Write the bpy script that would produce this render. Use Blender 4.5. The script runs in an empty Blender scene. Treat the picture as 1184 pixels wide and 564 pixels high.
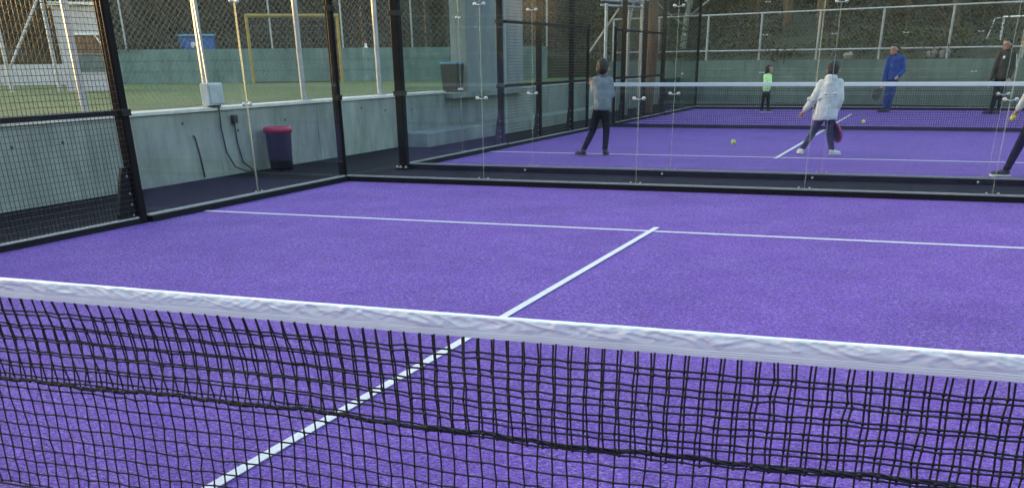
import bpy, math, random
import numpy as np
from mathutils import Vector, Matrix, noise
random.seed(7)
rng = np.random.default_rng(11)
R = math.radians
sc = bpy.context.scene
col = sc.collection

# ------------------------------------------------------------------ helpers
class MB:
    """collects vertices and faces, then links them as one mesh object"""
    def __init__(s): s.v = []; s.f = []; s.m = []; s.mi = 0
    def add(s, vs, fs):
        o = len(s.v); s.v.extend([tuple(map(float, p)) for p in vs])
        s.f.extend([tuple(i + o for i in f) for f in fs]); s.m.extend([s.mi] * len(fs))
    def box(s, x0, y0, z0, x1, y1, z1, M=None):
        vs = [Vector((x, y, z)) for z in (z0, z1) for y in (y0, y1) for x in (x0, x1)]
        if M is not None: vs = [M @ v for v in vs]
        s.add(vs, [(0, 2, 3, 1), (4, 5, 7, 6), (0, 1, 5, 4), (2, 6, 7, 3), (0, 4, 6, 2), (1, 3, 7, 5)])
    def bbox(s, x0, y0, z0, x1, y1, z1, b=.01, M=None):
        """box with chamfered upright and top edges"""
        ring = lambda i, z: [(x0 + i, y0 + b, z), (x0 + b, y0 + i, z), (x1 - b, y0 + i, z), (x1 - i, y0 + b, z),
                             (x1 - i, y1 - b, z), (x1 - b, y1 - i, z), (x0 + b, y1 - i, z), (x0 + i, y1 - b, z)]
        vs = ring(0, z0) + ring(0, z1 - b) + ring(b, z1)
        vs = [Vector(p) for p in vs]
        if M is not None: vs = [M @ v for v in vs]
        fs = [tuple(range(7, -1, -1)), tuple(range(16, 24))]
        for k in (0, 8):
            for i in range(8): fs.append((k + i, k + (i + 1) % 8, k + 8 + (i + 1) % 8, k + 8 + i))
        s.add(vs, fs)
    def tube(s, pts, r, n=6, cap=True):
        pts = [Vector(p) for p in pts]; rs = r if isinstance(r, (list, tuple)) else [r] * len(pts)
        vs = []; fs = []
        ref = None
        for i, p in enumerate(pts):
            d = (pts[min(i + 1, len(pts) - 1)] - pts[max(i - 1, 0)])
            d = d.normalized() if d.length > 1e-9 else Vector((0, 0, 1))
            if ref is None: ref = Vector((1, 0, 0)) if abs(d.x) < .8 else Vector((0, 1, 0))
            a = d.cross(ref); a = a.normalized() if a.length > 1e-6 else d.orthogonal().normalized()
            b = d.cross(a).normalized(); ref = b.cross(d) if False else ref
            for k in range(n):
                t = 2 * math.pi * k / n
                vs.append(p + (a * math.cos(t) + b * math.sin(t)) * rs[i])
        for i in range(len(pts) - 1):
            for k in range(n):
                q = (k + 1) % n
                fs.append((i * n + k, i * n + q, (i + 1) * n + q, (i + 1) * n + k))
        if cap:
            fs.append(tuple(range(n - 1, -1, -1))); fs.append(tuple((len(pts) - 1) * n + k for k in range(n)))
        s.add(vs, fs)
    def lathe(s, prof, c=(0, 0, 0), n=20, M=None):
        vs = []; fs = []
        for (r, z) in prof:
            for k in range(n):
                t = 2 * math.pi * k / n
                v = Vector((r * math.cos(t), r * math.sin(t), z))
                if M is not None: v = M @ v
                vs.append(v + Vector(c))
        m = len(prof)
        for i in range(m - 1):
            for k in range(n):
                q = (k + 1) % n
                fs.append((i * n + k, i * n + q, (i + 1) * n + q, (i + 1) * n + k))
        fs.append(tuple(range(n - 1, -1, -1))); fs.append(tuple((m - 1) * n + k for k in range(n)))
        s.add(vs, fs)
    def ell(s, c, r, M=None, nu=14, nv=9):
        prof = [(math.sin(math.pi * j / nv), -math.cos(math.pi * j / nv)) for j in range(nv + 1)]
        vs = []; fs = []
        for (q, z) in prof:
            q = max(q, .02)
            for k in range(nu):
                t = 2 * math.pi * k / nu
                v = Vector((r[0] * q * math.cos(t), r[1] * q * math.sin(t), r[2] * z))
                if M is not None: v = M @ v
                vs.append(v + Vector(c))
        for i in range(nv):
            for k in range(nu):
                w = (k + 1) % nu
                fs.append((i * nu + k, i * nu + w, (i + 1) * nu + w, (i + 1) * nu + k))
        fs.append(tuple(range(nu - 1, -1, -1))); fs.append(tuple(nv * nu + k for k in range(nu)))
        s.add(vs, fs)
    def cone(s, a, b, ra, rb, n=12):
        """round-ended tapered limb"""
        a = Vector(a); b = Vector(b); d = b - a
        s.tube([a - d.normalized() * ra * .2, a, a.lerp(b, .5), b, b + d.normalized() * rb * .2],
               [ra * .9, ra, (ra + rb) / 2, rb, rb * .9], n)
        s.ell(a, (ra,) * 3); s.ell(b, (rb,) * 3)
    def build(s, name, m, parent=None, smooth=False):
        me = bpy.data.meshes.new(name)
        me.from_pydata(s.v, [], s.f); me.update()
        ms = m if isinstance(m, (list, tuple)) else [m]
        for x in ms: me.materials.append(x)
        if len(ms) > 1: me.polygons.foreach_set('material_index', s.m)
        if smooth: me.polygons.foreach_set('use_smooth', [True] * len(me.polygons))
        o = bpy.data.objects.new(name, me); col.objects.link(o)
        if parent is not None: o.parent = parent; o.matrix_parent_inverse = parent.matrix_world.inverted()
        return o

def thing(name, label, cat, loc=(0, 0, 0), rz=0, group=None):
    o = bpy.data.objects.new(name, None); col.objects.link(o)
    o.empty_display_size = .1
    o.location = loc; o.rotation_euler = (0, 0, rz); o['label'] = label; o['category'] = cat
    if group: o['group'] = group
    o.matrix_world = Matrix.Translation(loc) @ Matrix.Rotation(rz, 4, 'Z')
    return o
def tag(o, label, cat, group=None, kind=None):
    o['label'] = label; o['category'] = cat
    if group: o['group'] = group
    if kind: o['kind'] = kind
    return o
def structure(o, label, cat):
    o['kind'] = 'structure'; o['label'] = label; o['category'] = cat; return o
def dup(o, parent=None):
    c = o.copy(); col.objects.link(c)
    if parent is not None: c.parent = parent
    for ch in list(o.children):
        d = ch.copy(); col.objects.link(d); d.parent = c
        for g in ch.children:
            e = g.copy(); col.objects.link(e); e.parent = d
    return c

# ------------------------------------------------------------------ materials
def nt(name):
    m = bpy.data.materials.new(name); m.use_nodes = True
    t = m.node_tree; t.nodes.clear(); return m, t
def node(t, k, **kw):
    n = t.nodes.new(k)
    for a, b in kw.items(): setattr(n, a, b)
    return n
def mat(name, c, rough=.6, metal=0, var=.25, scale=6, bump=0, bscale=None, c2=None, spec=.5, coords='Object', stretch=None, sheen=0, grime=0):
    m, t = nt(name); L = t.links.new
    out = node(t, 'ShaderNodeOutputMaterial'); p = node(t, 'ShaderNodeBsdfPrincipled'); L(p.outputs[0], out.inputs[0])
    tc = node(t, 'ShaderNodeTexCoord'); mp = node(t, 'ShaderNodeMapping'); L(tc.outputs[coords], mp.inputs[0])
    if stretch: mp.inputs['Scale'].default_value = stretch
    nz = node(t, 'ShaderNodeTexNoise'); nz.inputs['Scale'].default_value = scale; nz.inputs['Detail'].default_value = 6
    nz.inputs['Roughness'].default_value = .65; L(mp.outputs[0], nz.inputs['Vector'])
    rp = node(t, 'ShaderNodeValToRGB'); L(nz.outputs['Fac'], rp.inputs[0])
    a = [x * (1 - var) for x in c]; b = list(c2) if c2 else [min(1, x * (1 + var)) for x in c]
    rp.color_ramp.elements[0].position = .3; rp.color_ramp.elements[1].position = .7
    rp.color_ramp.elements[0].color = (*a, 1); rp.color_ramp.elements[1].color = (*b, 1)
    if grime:    # weather streaks that run down the face, and blotches
        m3 = node(t, 'ShaderNodeMapping'); m3.inputs['Scale'].default_value = (1.5, 1.5, .4); L(tc.outputs[coords], m3.inputs[0])
        n3 = node(t, 'ShaderNodeTexNoise'); n3.inputs['Scale'].default_value = 2.2; n3.inputs['Detail'].default_value = 8; n3.inputs['Roughness'].default_value = .7; L(m3.outputs[0], n3.inputs['Vector'])
        r3 = node(t, 'ShaderNodeValToRGB'); r3.color_ramp.elements[0].position = .34; r3.color_ramp.elements[1].position = .56
        r3.color_ramp.elements[0].color = (1 - grime, 1 - grime, 1 - grime, 1); L(n3.outputs['Fac'], r3.inputs[0])
        mu = node(t, 'ShaderNodeMix', data_type='RGBA', blend_type='MULTIPLY'); mu.inputs[0].default_value = 1
        L(rp.outputs[0], mu.inputs[6]); L(r3.outputs[0], mu.inputs[7]); L(mu.outputs[2], p.inputs['Base Color'])
    else: L(rp.outputs[0], p.inputs['Base Color'])
    p.inputs['Roughness'].default_value = rough; p.inputs['Metallic'].default_value = metal
    p.inputs['Specular IOR Level'].default_value = spec
    if sheen: p.inputs['Sheen Weight'].default_value = sheen
    if bump:
        n2 = node(t, 'ShaderNodeTexNoise'); n2.inputs['Scale'].default_value = bscale or scale * 4; n2.inputs['Detail'].default_value = 4
        L(mp.outputs[0], n2.inputs['Vector'])
        bp = node(t, 'ShaderNodeBump'); bp.inputs['Strength'].default_value = bump; bp.inputs['Distance'].default_value = .02
        L(n2.outputs['Fac'], bp.inputs['Height']); L(bp.outputs[0], p.inputs['Normal'])
    return m

def turf_mat():
    m, t = nt('purple_turf'); L = t.links.new
    out = node(t, 'ShaderNodeOutputMaterial'); p = node(t, 'ShaderNodeBsdfPrincipled'); L(p.outputs[0], out.inputs[0])
    tc = node(t, 'ShaderNodeTexCoord')
    def noise(sc_, det=4, ro=.6, st=None, rot=0):
        mp = node(t, 'ShaderNodeMapping'); L(tc.outputs['Object'], mp.inputs[0])
        if st: mp.inputs['Scale'].default_value = st
        mp.inputs['Rotation'].default_value = (0, 0, rot)
        n = node(t, 'ShaderNodeTexNoise'); n.inputs['Scale'].default_value = sc_; n.inputs['Detail'].default_value = det
        n.inputs['Roughness'].default_value = ro; L(mp.outputs[0], n.inputs['Vector']); return n.outputs['Fac']
    def ramp(f, p0, c0, p1, c1):
        r = node(t, 'ShaderNodeValToRGB'); L(f, r.inputs[0]); e = r.color_ramp.elements
        e[0].position = p0; e[1].position = p1; e[0].color = (*c0, 1); e[1].color = (*c1, 1); return r.outputs[0]
    def mix(f, a, b, mode='MIX'):
        x = node(t, 'ShaderNodeMix', data_type='RGBA', blend_type=mode)
        if isinstance(f, float): x.inputs[0].default_value = f
        else: L(f, x.inputs[0])
        for s, q in ((6, a), (7, b)):
            if isinstance(q, tuple): x.inputs[s].default_value = (*q, 1)
            else: L(q, x.inputs[s])
        return x.outputs[2]
    base = ramp(noise(.9, 5), .3, TURF_A, .72, TURF_B)
    fib = ramp(noise(120, 3, .8), .38, (.38,) * 3, .64, (1.65,) * 3)
    c = mix(1.0, base, fib, 'MULTIPLY')
    tuft = ramp(noise(40, 5, .75), .36, (.50,) * 3, .64, (1.55,) * 3)
    c = mix(1.0, c, tuft, 'MULTIPLY')
    mott = ramp(noise(8, 5, .7, (1, 1.7, 1), -.3), .36, (.80,) * 3, .64, (1.20,) * 3)
    c = mix(1.0, c, mott, 'MULTIPLY')
    # wisps of sand lying between the fibres
    wisp = noise(30, 6, .8, (1, 2.2, 1), .35); area = noise(1.6, 3)
    w = node(t, 'ShaderNodeMath', operation='MULTIPLY'); L(ramp(wisp, .515, (0,) * 3, .62, (1,) * 3), w.inputs[0]); L(ramp(area, .36, (.34,) * 3, .68, (.72,) * 3), w.inputs[1])
    c = mix(w.outputs[0], c, (.44, .35, .66))
    w2 = node(t, 'ShaderNodeMath', operation='MULTIPLY'); L(ramp(noise(75, 4, .75, (1, 1.8, 1), .2), .53, (0,) * 3, .63, (1,) * 3), w2.inputs[0]); L(ramp(noise(2.6, 4), .34, (.30,) * 3, .66, (.68,) * 3), w2.inputs[1])
    c = mix(w2.outputs[0], c, (.46, .37, .68))
    speck = node(t, 'ShaderNodeTexVoronoi'); speck.inputs['Scale'].default_value = 95; L(tc.outputs['Object'], speck.inputs['Vector'])
    sp = node(t, 'ShaderNodeMath', operation='LESS_THAN'); sp.inputs[1].default_value = .16; L(speck.outputs['Distance'], sp.inputs[0])
    sq = node(t, 'ShaderNodeMath', operation='MULTIPLY'); L(sp.outputs[0], sq.inputs[0]); L(ramp(noise(5, 4), .45, (0,) * 3, .75, (.75,) * 3), sq.inputs[1])
    c = mix(sq.outputs[0], c, (.62, .54, .78))
    L(c, p.inputs['Base Color']); p.inputs['Roughness'].default_value = .75; p.inputs['Specular IOR Level'].default_value = .08
    bp = node(t, 'ShaderNodeBump'); bp.inputs['Strength'].default_value = .45; bp.inputs['Distance'].default_value = .008
    L(noise(150, 3, .8), bp.inputs['Height']); L(bp.outputs[0], p.inputs['Normal'])
    return m

def glass_mat():
    m, t = nt('safety_glass'); L = t.links.new
    out = node(t, 'ShaderNodeOutputMaterial'); mx = node(t, 'ShaderNodeMixShader')
    tr = node(t, 'ShaderNodeBsdfTransparent'); tr.inputs[0].default_value = (.955, .972, .968, 1)
    gl = node(t, 'ShaderNodeBsdfGlossy'); gl.inputs['Roughness'].default_value = .02; gl.inputs[0].default_value = (.45, .48, .50, 1)
    fr = node(t, 'ShaderNodeFresnel')
    # the same surface reflectance from either face of the sheet
    gm = node(t, 'ShaderNodeNewGeometry'); io = node(t, 'ShaderNodeMapRange'); io.inputs[3].default_value = 1.45; io.inputs[4].default_value = 1 / 1.45
    L(gm.outputs['Backfacing'], io.inputs[0]); L(io.outputs[0], fr.inputs[0])
    # a film of dust dulls the panes a little
    df = node(t, 'ShaderNodeBsdfDiffuse'); df.inputs[0].default_value = (.55, .57, .58, 1)
    tc = node(t, 'ShaderNodeTexCoord'); nz = node(t, 'ShaderNodeTexNoise'); nz.inputs['Scale'].default_value = 1.6; nz.inputs['Detail'].default_value = 7
    mp = node(t, 'ShaderNodeMapping'); mp.inputs['Scale'].default_value = (3, 3, .7); L(tc.outputs['Object'], mp.inputs[0]); L(mp.outputs[0], nz.inputs['Vector'])
    mr = node(t, 'ShaderNodeMapRange'); mr.inputs[1].default_value = .35; mr.inputs[2].default_value = .75; mr.inputs[3].default_value = .001; mr.inputs[4].default_value = .010
    L(nz.outputs['Fac'], mr.inputs[0])
    m2 = node(t, 'ShaderNodeMixShader'); L(mr.outputs[0], m2.inputs[0]); L(tr.outputs[0], m2.inputs[1]); L(df.outputs[0], m2.inputs[2])
    L(fr.outputs[0], mx.inputs[0]); L(m2.outputs[0], mx.inputs[1]); L(gl.outputs[0], mx.inputs[2]); L(mx.outputs[0], out.inputs[0])
    return m
def edge_mat():
    """ground pane edges and clear seal: pass light sideways"""
    m, t = nt('pane_edge'); L = t.links.new
    out = node(t, 'ShaderNodeOutputMaterial'); mx = node(t, 'ShaderNodeMixShader')
    tl = node(t, 'ShaderNodeBsdfTranslucent'); tl.inputs[0].default_value = (.62, .66, .50, 1)
    p = node(t, 'ShaderNodeBsdfPrincipled'); p.inputs['Base Color'].default_value = (.42, .46, .40, 1); p.inputs['Roughness'].default_value = .3
    tr = node(t, 'ShaderNodeBsdfTransparent'); m2 = node(t, 'ShaderNodeMixShader'); m2.inputs[0].default_value = .25
    mx.inputs[0].default_value = .4; L(tl.outputs[0], mx.inputs[1]); L(p.outputs[0], mx.inputs[2])
    L(tr.outputs[0], m2.inputs[1]); L(mx.outputs[0], m2.inputs[2]); L(m2.outputs[0], out.inputs[0])
    return m
def leaf_mat(name, cols):
    m, t = nt(name); L = t.links.new
    out = node(t, 'ShaderNodeOutputMaterial'); p = node(t, 'ShaderNodeBsdfPrincipled'); L(p.outputs[0], out.inputs[0])
    g = node(t, 'ShaderNodeNewGeometry'); r = node(t, 'ShaderNodeValToRGB'); L(g.outputs['Random Per Island'], r.inputs[0])
    e = r.color_ramp.elements
    while len(e) < len(cols): e.new(.5)
    for i, c in enumerate(cols): e[i].position = i / (len(cols) - 1); e[i].color = (*c, 1)
    L(r.outputs[0], p.inputs['Base Color']); p.inputs['Roughness'].default_value = .65; p.inputs['Specular IOR Level'].default_value = .25
    return m

TURF_A = (.100, .038, .250); TURF_B = (.136, .052, .328)
M = {}
M['turf'] = turf_mat()
M['line'] = mat('white_line_fibre', (.66, .65, .67), .9, spec=.1, var=.16, scale=60, bump=.3, bscale=180)
M['paving'] = mat('dark_rubber_paving', (.0125, .012, .0185), .95, spec=.12, var=.35, scale=9, bump=.3, bscale=120)
M['ground'] = mat('packed_earth', (.10, .09, .07), .95, var=.35, scale=3, bump=.4)
M['black'] = mat('black_powder_coat', (.007, .007, .008), .55, spec=.3, var=.3, scale=14, bump=.04, bscale=300)
M['brown_black'] = mat('weathered_black_steel', (.0055, .0048, .0050), .75, spec=.15, var=.4, scale=8, bump=.05, bscale=200)
M['meshwire'] = mat('dark_coated_wire', (.030, .025, .020), .5, .2, var=.3, scale=14)
M['navy'] = mat('dark_navy_beam', (.007, .007, .010), .75, spec=.2, var=.35, scale=12, bump=.1, bscale=160)
M['alu'] = mat('brushed_aluminium_channel', (.46, .46, .46), .4, .5, var=.15, scale=20)
M['steel'] = mat('bright_bolt_steel', (.50, .49, .48), .3, .5, var=.08, scale=30)
M['galv'] = mat('galvanised_steel', (.36, .37, .40), .5, .35, var=.2, scale=9, bump=.03)
M['wire'] = mat('galvanised_wire', (.20, .19, .18), .45, .4, var=.2, scale=20)
M['glass'] = glass_mat()
M['edge'] = edge_mat()
M['conc'] = mat('grey_green_painted_concrete', (.262, .300, .290), .85, grime=.26, var=.28, scale=1.6, bump=.3, bscale=30, stretch=(1, 1, .45), spec=.2)
M['cap'] = mat('pale_wall_coping', (.55, .55, .53), .8, var=.2, scale=4, bump=.15)
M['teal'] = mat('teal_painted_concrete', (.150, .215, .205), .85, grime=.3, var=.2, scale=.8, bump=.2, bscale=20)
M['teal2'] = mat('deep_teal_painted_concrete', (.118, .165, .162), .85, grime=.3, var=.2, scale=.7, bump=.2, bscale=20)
M['panelc'] = mat('blue_grey_render', (.245, .285, .30), .85, grime=.25, var=.14, scale=1.2, bump=.15, bscale=40)
M['field'] = mat('worn_green_pitch', (.078, .125, .032), .95, var=.35, scale=1.1, c2=(.10, .14, .045), bump=.5, bscale=40)
M['hill'] = mat('leaf_litter_slope', (.052, .038, .022), .95, var=.5, scale=1.6, c2=(.072, .066, .030), bump=.8, bscale=9)
M['white'] = mat('white_paint', (.72, .72, .72), .5, var=.1, scale=12)
M['hut'] = mat('pale_lilac_render', (.42, .40, .42), .85, var=.16, scale=2)
M['yellow'] = mat('yellow_paint', (.30, .205, .055), .5, var=.2, scale=7)
M['cord'] = mat('black_braided_cord', (.006, .006, .008), .6, var=.3, scale=60)
M['tape'] = mat('white_vinyl_tape', (.78, .78, .79), .5, var=.04, scale=9, bump=.10, bscale=90)
M['bag'] = mat('dark_violet_bin_bag', (.015, .013, .027), .32, var=.3, scale=10, bump=.5, bscale=14)
M['red'] = mat('crimson_plastic', (.36, .012, .045), .4, var=.25, scale=16, bump=.3)
M['blue'] = mat('blue_plastic', (.035, .11, .36), .5, var=.2, scale=6)
M['dgrey'] = mat('dark_grey_plastic', (.035, .038, .042), .5, var=.2, scale=8)
M['bluelid'] = mat('faded_blue_lid', (.10, .24, .36), .5, var=.15, scale=8)
M['box'] = mat('grey_enclosure_plastic', (.40, .45, .49), .5, var=.1, scale=8)
M['bark'] = mat('grey_brown_bark', (.11, .075, .048), .9, var=.4, scale=8, bump=.8, bscale=20, stretch=(1, 1, .2))
M['bark_sun_tint'] = mat('sun_tinted_brown_bark', (.14, .085, .052), .9, var=.4, scale=8, bump=.8, bscale=20, stretch=(1, 1, .2))  # brown bark, tinted orange to stand in for sun on the trunks
M['bark_pale'] = mat('pale_bark', (.36, .34, .30), .9, var=.3, scale=8, bump=.5, bscale=20, stretch=(1, 1, .2))
M['leaf'] = leaf_mat('evergreen_leaves', [(.020, .032, .010), (.045, .058, .016), (.070, .065, .022), (.030, .042, .014)])
M['leaf_warmed'] = leaf_mat('olive_leaves_sun_warmed', [(.040, .028, .014), (.125, .080, .028), (.062, .052, .020), (.030, .023, .013)])  # olive brown, warmed in colour to stand in for gold light on the wood
M['under'] = leaf_mat('undergrowth_leaves', [(.022, .019, .010), (.062, .052, .019), (.056, .036, .018), (.125, .088, .034)])
M['grass'] = leaf_mat('slope_grass', [(.045, .062, .018), (.080, .088, .026), (.130, .110, .036), (.055, .058, .022)])
M['skin'] = mat('skin', (.36, .20, .135), .55, var=.06, scale=10)
M['hair'] = mat('black_brown_hair', (.012, .009, .008), .5, var=.5, scale=60, bump=.6, bscale=90)
M['sweat'] = mat('blue_grey_jersey', (.19, .22, .25), .9, var=.2, scale=14, bump=.7, bscale=30)
M['ntrous'] = mat('black_navy_cloth', (.008, .008, .014), .9, spec=.15, var=.3, scale=14, bump=.25, bscale=30)
M['navytrous'] = mat('navy_cloth', (.022, .024, .062), .85, var=.3, scale=14, bump=.25, bscale=30)
M['whiteh'] = mat('white_grey_nylon', (.58, .59, .60), .6, var=.16, scale=11, bump=1.0, bscale=14)
M['stripe'] = mat('silver_blue_piping', (.25, .33, .40), .4, var=.1, scale=10)
M['neon'] = mat('mint_green_nylon', (.46, .80, .36), .7, var=.15, scale=10, bump=.2)
M['cobalt'] = mat('cobalt_tracksuit', (.012, .044, .215), .7, var=.3, scale=9, bump=.9, bscale=18)
M['olive'] = mat('dark_olive_jersey', (.040, .036, .028), .8, var=.25, scale=10, bump=.2)
M['shoe_d'] = mat('dark_trainer', (.025, .025, .035), .6, var=.4, scale=30)
M['shoe_w'] = mat('white_trainer', (.62, .61, .56), .6, var=.2, scale=30)
M['sole'] = mat('white_rubber_sole', (.60, .60, .58), .6, var=.1, scale=30)
M['ball'] = mat('yellow_green_felt', (.55, .66, .06), .9, var=.1, scale=60, bump=.4, bscale=200, sheen=.3)
M['racq'] = mat('black_racket_face', (.022, .018, .024), .4, var=.3, scale=30)
M['magenta'] = mat('magenta_racket_frame', (.30, .025, .12), .35, var=.2, scale=20)
M['rock'] = mat('pale_field_stone', (.28, .25, .23), .9, var=.3, scale=5, bump=.6)

for k_, c_ in dict(sweat=(.12, .14, .165), whiteh=(.40, .41, .43), neon=(.30, .56, .25), cobalt=(.010, .028, .15), olive=(.020, .019, .016)).items():
    M[k_ + '_rib'] = mat(k_.replace('sweat', 'grey').replace('whiteh', 'pale') + '_ribbing', c_, .9, var=.2, scale=40, bump=.4, bscale=90)
# ------------------------------------------------------------------ camera
cam = bpy.data.cameras.new('camera'); co = bpy.data.objects.new('camera', cam); col.objects.link(co); sc.camera = co
yaw, pit, rol = -.3645, .4905, -.0104
f = Vector((math.sin(yaw) * math.cos(pit), math.cos(yaw) * math.cos(pit), -math.sin(pit)))
r0 = Vector((math.cos(yaw), -math.sin(yaw), 0)); u0 = r0.cross(f)
rt = r0 * math.cos(rol) + u0 * math.sin(rol); up = u0 * math.cos(rol) - r0 * math.sin(rol)
CAM = Vector((2.3599, -2.5481, 1.4141))
co.matrix_world = Matrix(((rt.x, up.x, -f.x, CAM.x), (rt.y, up.y, -f.y, CAM.y), (rt.z, up.z, -f.z, CAM.z), (0, 0, 0, 1)))
cam.sensor_fit = 'HORIZONTAL'; cam.sensor_width = 36; cam.lens = 1151.6 / 1184 * 36
cam.shift_x = (592 - 610) / 1184; cam.shift_y = (684 - 282) / 1184
cam.clip_start = .05; cam.clip_end = 1500

# ------------------------------------------------------------------ light
SUN_EL, SUN_AZ = R(4.0), R(-88)           # azimuth measured clockwise from +y
w = bpy.data.worlds.new('World'); sc.world = w; w.use_nodes = True
wt = w.node_tree; bg = wt.nodes['Background']
sky = wt.nodes.new('ShaderNodeTexSky'); sky.sky_type = 'NISHITA'; sky.sun_disc = False
sky.sun_elevation = SUN_EL; sky.dust_density = 1.3; sky.ozone_density = .8; sky.air_density = 1.0; sky.sun_rotation = SUN_AZ
wt.links.new(sky.outputs[0], bg.inputs[0]); bg.inputs[1].default_value = .15
sl = bpy.data.lights.new('sun', 'SUN'); so = bpy.data.objects.new('sun', sl); col.objects.link(so)
sl.energy = 2.0; sl.angle = R(.6); sl.color = (1.0, .60, .22)
d = Vector((math.sin(SUN_AZ) * math.cos(SUN_EL), math.cos(SUN_AZ) * math.cos(SUN_EL), math.sin(SUN_EL)))
so.rotation_euler = d.to_track_quat('Z', 'Y').to_euler()
sc.view_settings.view_transform = 'Standard'; sc.view_settings.look = 'None'; sc.view_settings.gamma = 1
sc.view_settings.use_curve_mapping = False
sc.view_settings.exposure = 3.4
sc.cycles.transparent_max_bounces = 48; sc.cycles.max_bounces = 8
sc.cycles.use_denoising = True

# ------------------------------------------------------------------ ground and courts
g = MB(); g.add([(-400, -400, -.03), (400, -400, -.03), (400, 400, -.03), (-400, 400, -.03)], [(0, 1, 2, 3)])
structure(g.build('ground', M['ground']), 'brown packed earth around the two courts', 'ground')
W, YB, Y2 = 4.95, 10.04, 11.94
g = MB(); g.box(-7.2, -14, -.02, 7.5, 36.0, -.008)
structure(g.build('path', M['paving']), 'dark rubber paving between and beside the purple courts', 'path')
def court(y0, y1, lab):
    g = MB(); g.box(-W - .03, y0, -.007, W + .03, y1, 0)
    return structure(g.build('court_turf', M['turf']), lab, 'court')
court(-10.04, YB, 'near purple artificial turf court, in front of the glass')
court(Y2 + .02, Y2 + 20, 'far purple artificial turf court, behind the glass')
def line(x0, y0, x1, y1, lab):
    g = MB(); g.box(x0, y0, .0005, x1, y1, .0045)
    n = max(2, int(max(x1 - x0, y1 - y0) / .02))
    return structure(g.build('court_line', M['line']), lab, 'line')
line(-W, 6.925, W, 6.975, 'thin white service line across the near court')
line(-W, -6.975, W, -6.925, 'white service line behind the camera position')
g = MB(); g.box(-.026, -7.15, .005, .026, 7.16, .0085)
structure(g.build('court_line', M['line']), 'white centre line running under the near net', 'line')
line(-W, Y2 + 3.03, W, Y2 + 3.08, 'nearer white service line of the far court')
line(-W, Y2 + 16.92, W, Y2 + 16.97, 'farther white service line of the far court')
g = MB(); g.box(-.026, Y2 + 2.85, .005, .026, Y2 + 17.12, .0085)
structure(g.build('court_line', M['line']), 'white centre line of the far court beside the player', 'line')

# ------------------------------------------------------------------ glass walls
def clamp(mb, o, n, t):
    """two round bosses joined by a bar, bridging a joint; n = normal, t = along the wall"""
    o = Vector(o); n = Vector(n); t = Vector(t)
    q = n.to_track_quat('Z', 'Y').to_matrix()
    for s in (-1, 1):
        mb.lathe([(.008, -.016), (.017, -.015), (.0205, -.010), (.0205, .010), (.017, .015), (.008, .016)], o + t * s * .058, 12, q)
    for k in (-1, 1): mb.tube([o - t * .058 + n * .013 * k, o + n * .015 * k - Vector((0, 0, .012)), o + t * .058 + n * .013 * k], .005, 6)

def glass_wall(ax, fixed, a0, a1, joints, inner, label, H=3.0, seal=.0048, bolts=()):
    """ax 'x': wall runs along x at y=fixed; 'y': runs along y at x=fixed. inner = sign of the side the court lies on."""
    def P(a, b, z): return (a, fixed + b, z) if ax == 'x' else (fixed + b, a, z)
    tvec = (1, 0, 0) if ax == 'x' else (0, 1, 0); nvec = (0, inner, 0) if ax == 'x' else (inner, 0, 0)
    def bx(mb, aa, ab, b0, b1, z0, z1):
        p, q = P(aa, b0, z0), P(ab, b1, z1)
        mb.box(min(p[0], q[0]), min(p[1], q[1]), z0, max(p[0], q[0]), max(p[1], q[1]), z1)
    root = thing('glass_wall', label, 'glass wall', P(a0, 0, 0), 0, 'glass walls round the two courts')
    cuts = [a0] + list(joints) + [a1]
    for i in range(len(cuts) - 1):
        mb = MB(); bx(mb, cuts[i] + .0055, cuts[i + 1] - .0055, -.006, .006, .064, H); mb.build('pane', M['glass'], root)
    for j in cuts[1:-1]:
        mb = MB(); mb.tube([P(j, 0, .065), P(j, 0, 1.5), P(j, 0, H)], seal, 8); mb.build('joint_seal', M['edge'], root, True)
    mb = MB(); bx(mb, a0, a1, -.05, .05, -.005, .058); mb.build('base_beam', M['navy'], root)
    mb = MB(); bx(mb, a0, a1, -.016, -.0065, .058, .076); bx(mb, a0, a1, .0065, .016, .058, .076); mb.build('bottom_channel', M['alu'], root)
    for j in cuts[1:-1]:
        for z in (1.0, 2.0, 2.85):
            mb = MB(); clamp(mb, P(j, 0, z), nvec, tvec); mb.build('glass_clamp', M['steel'], root, True)
        for s in (-.06, .06):
            mb = MB(); p = P(j + s, inner * .012, .083); mb.lathe([(.012, -.006), (.012, .006), (.007, .010)], p, 8); mb.build('channel_bolt', M['steel'], root)
    for j in bolts:
        mb = MB(); p = P(j, inner * -.056, .022); mb.ell(p, (.016, .016, .016)); mb.build('anchor_bolt', M['steel'], root)
    return root

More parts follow.
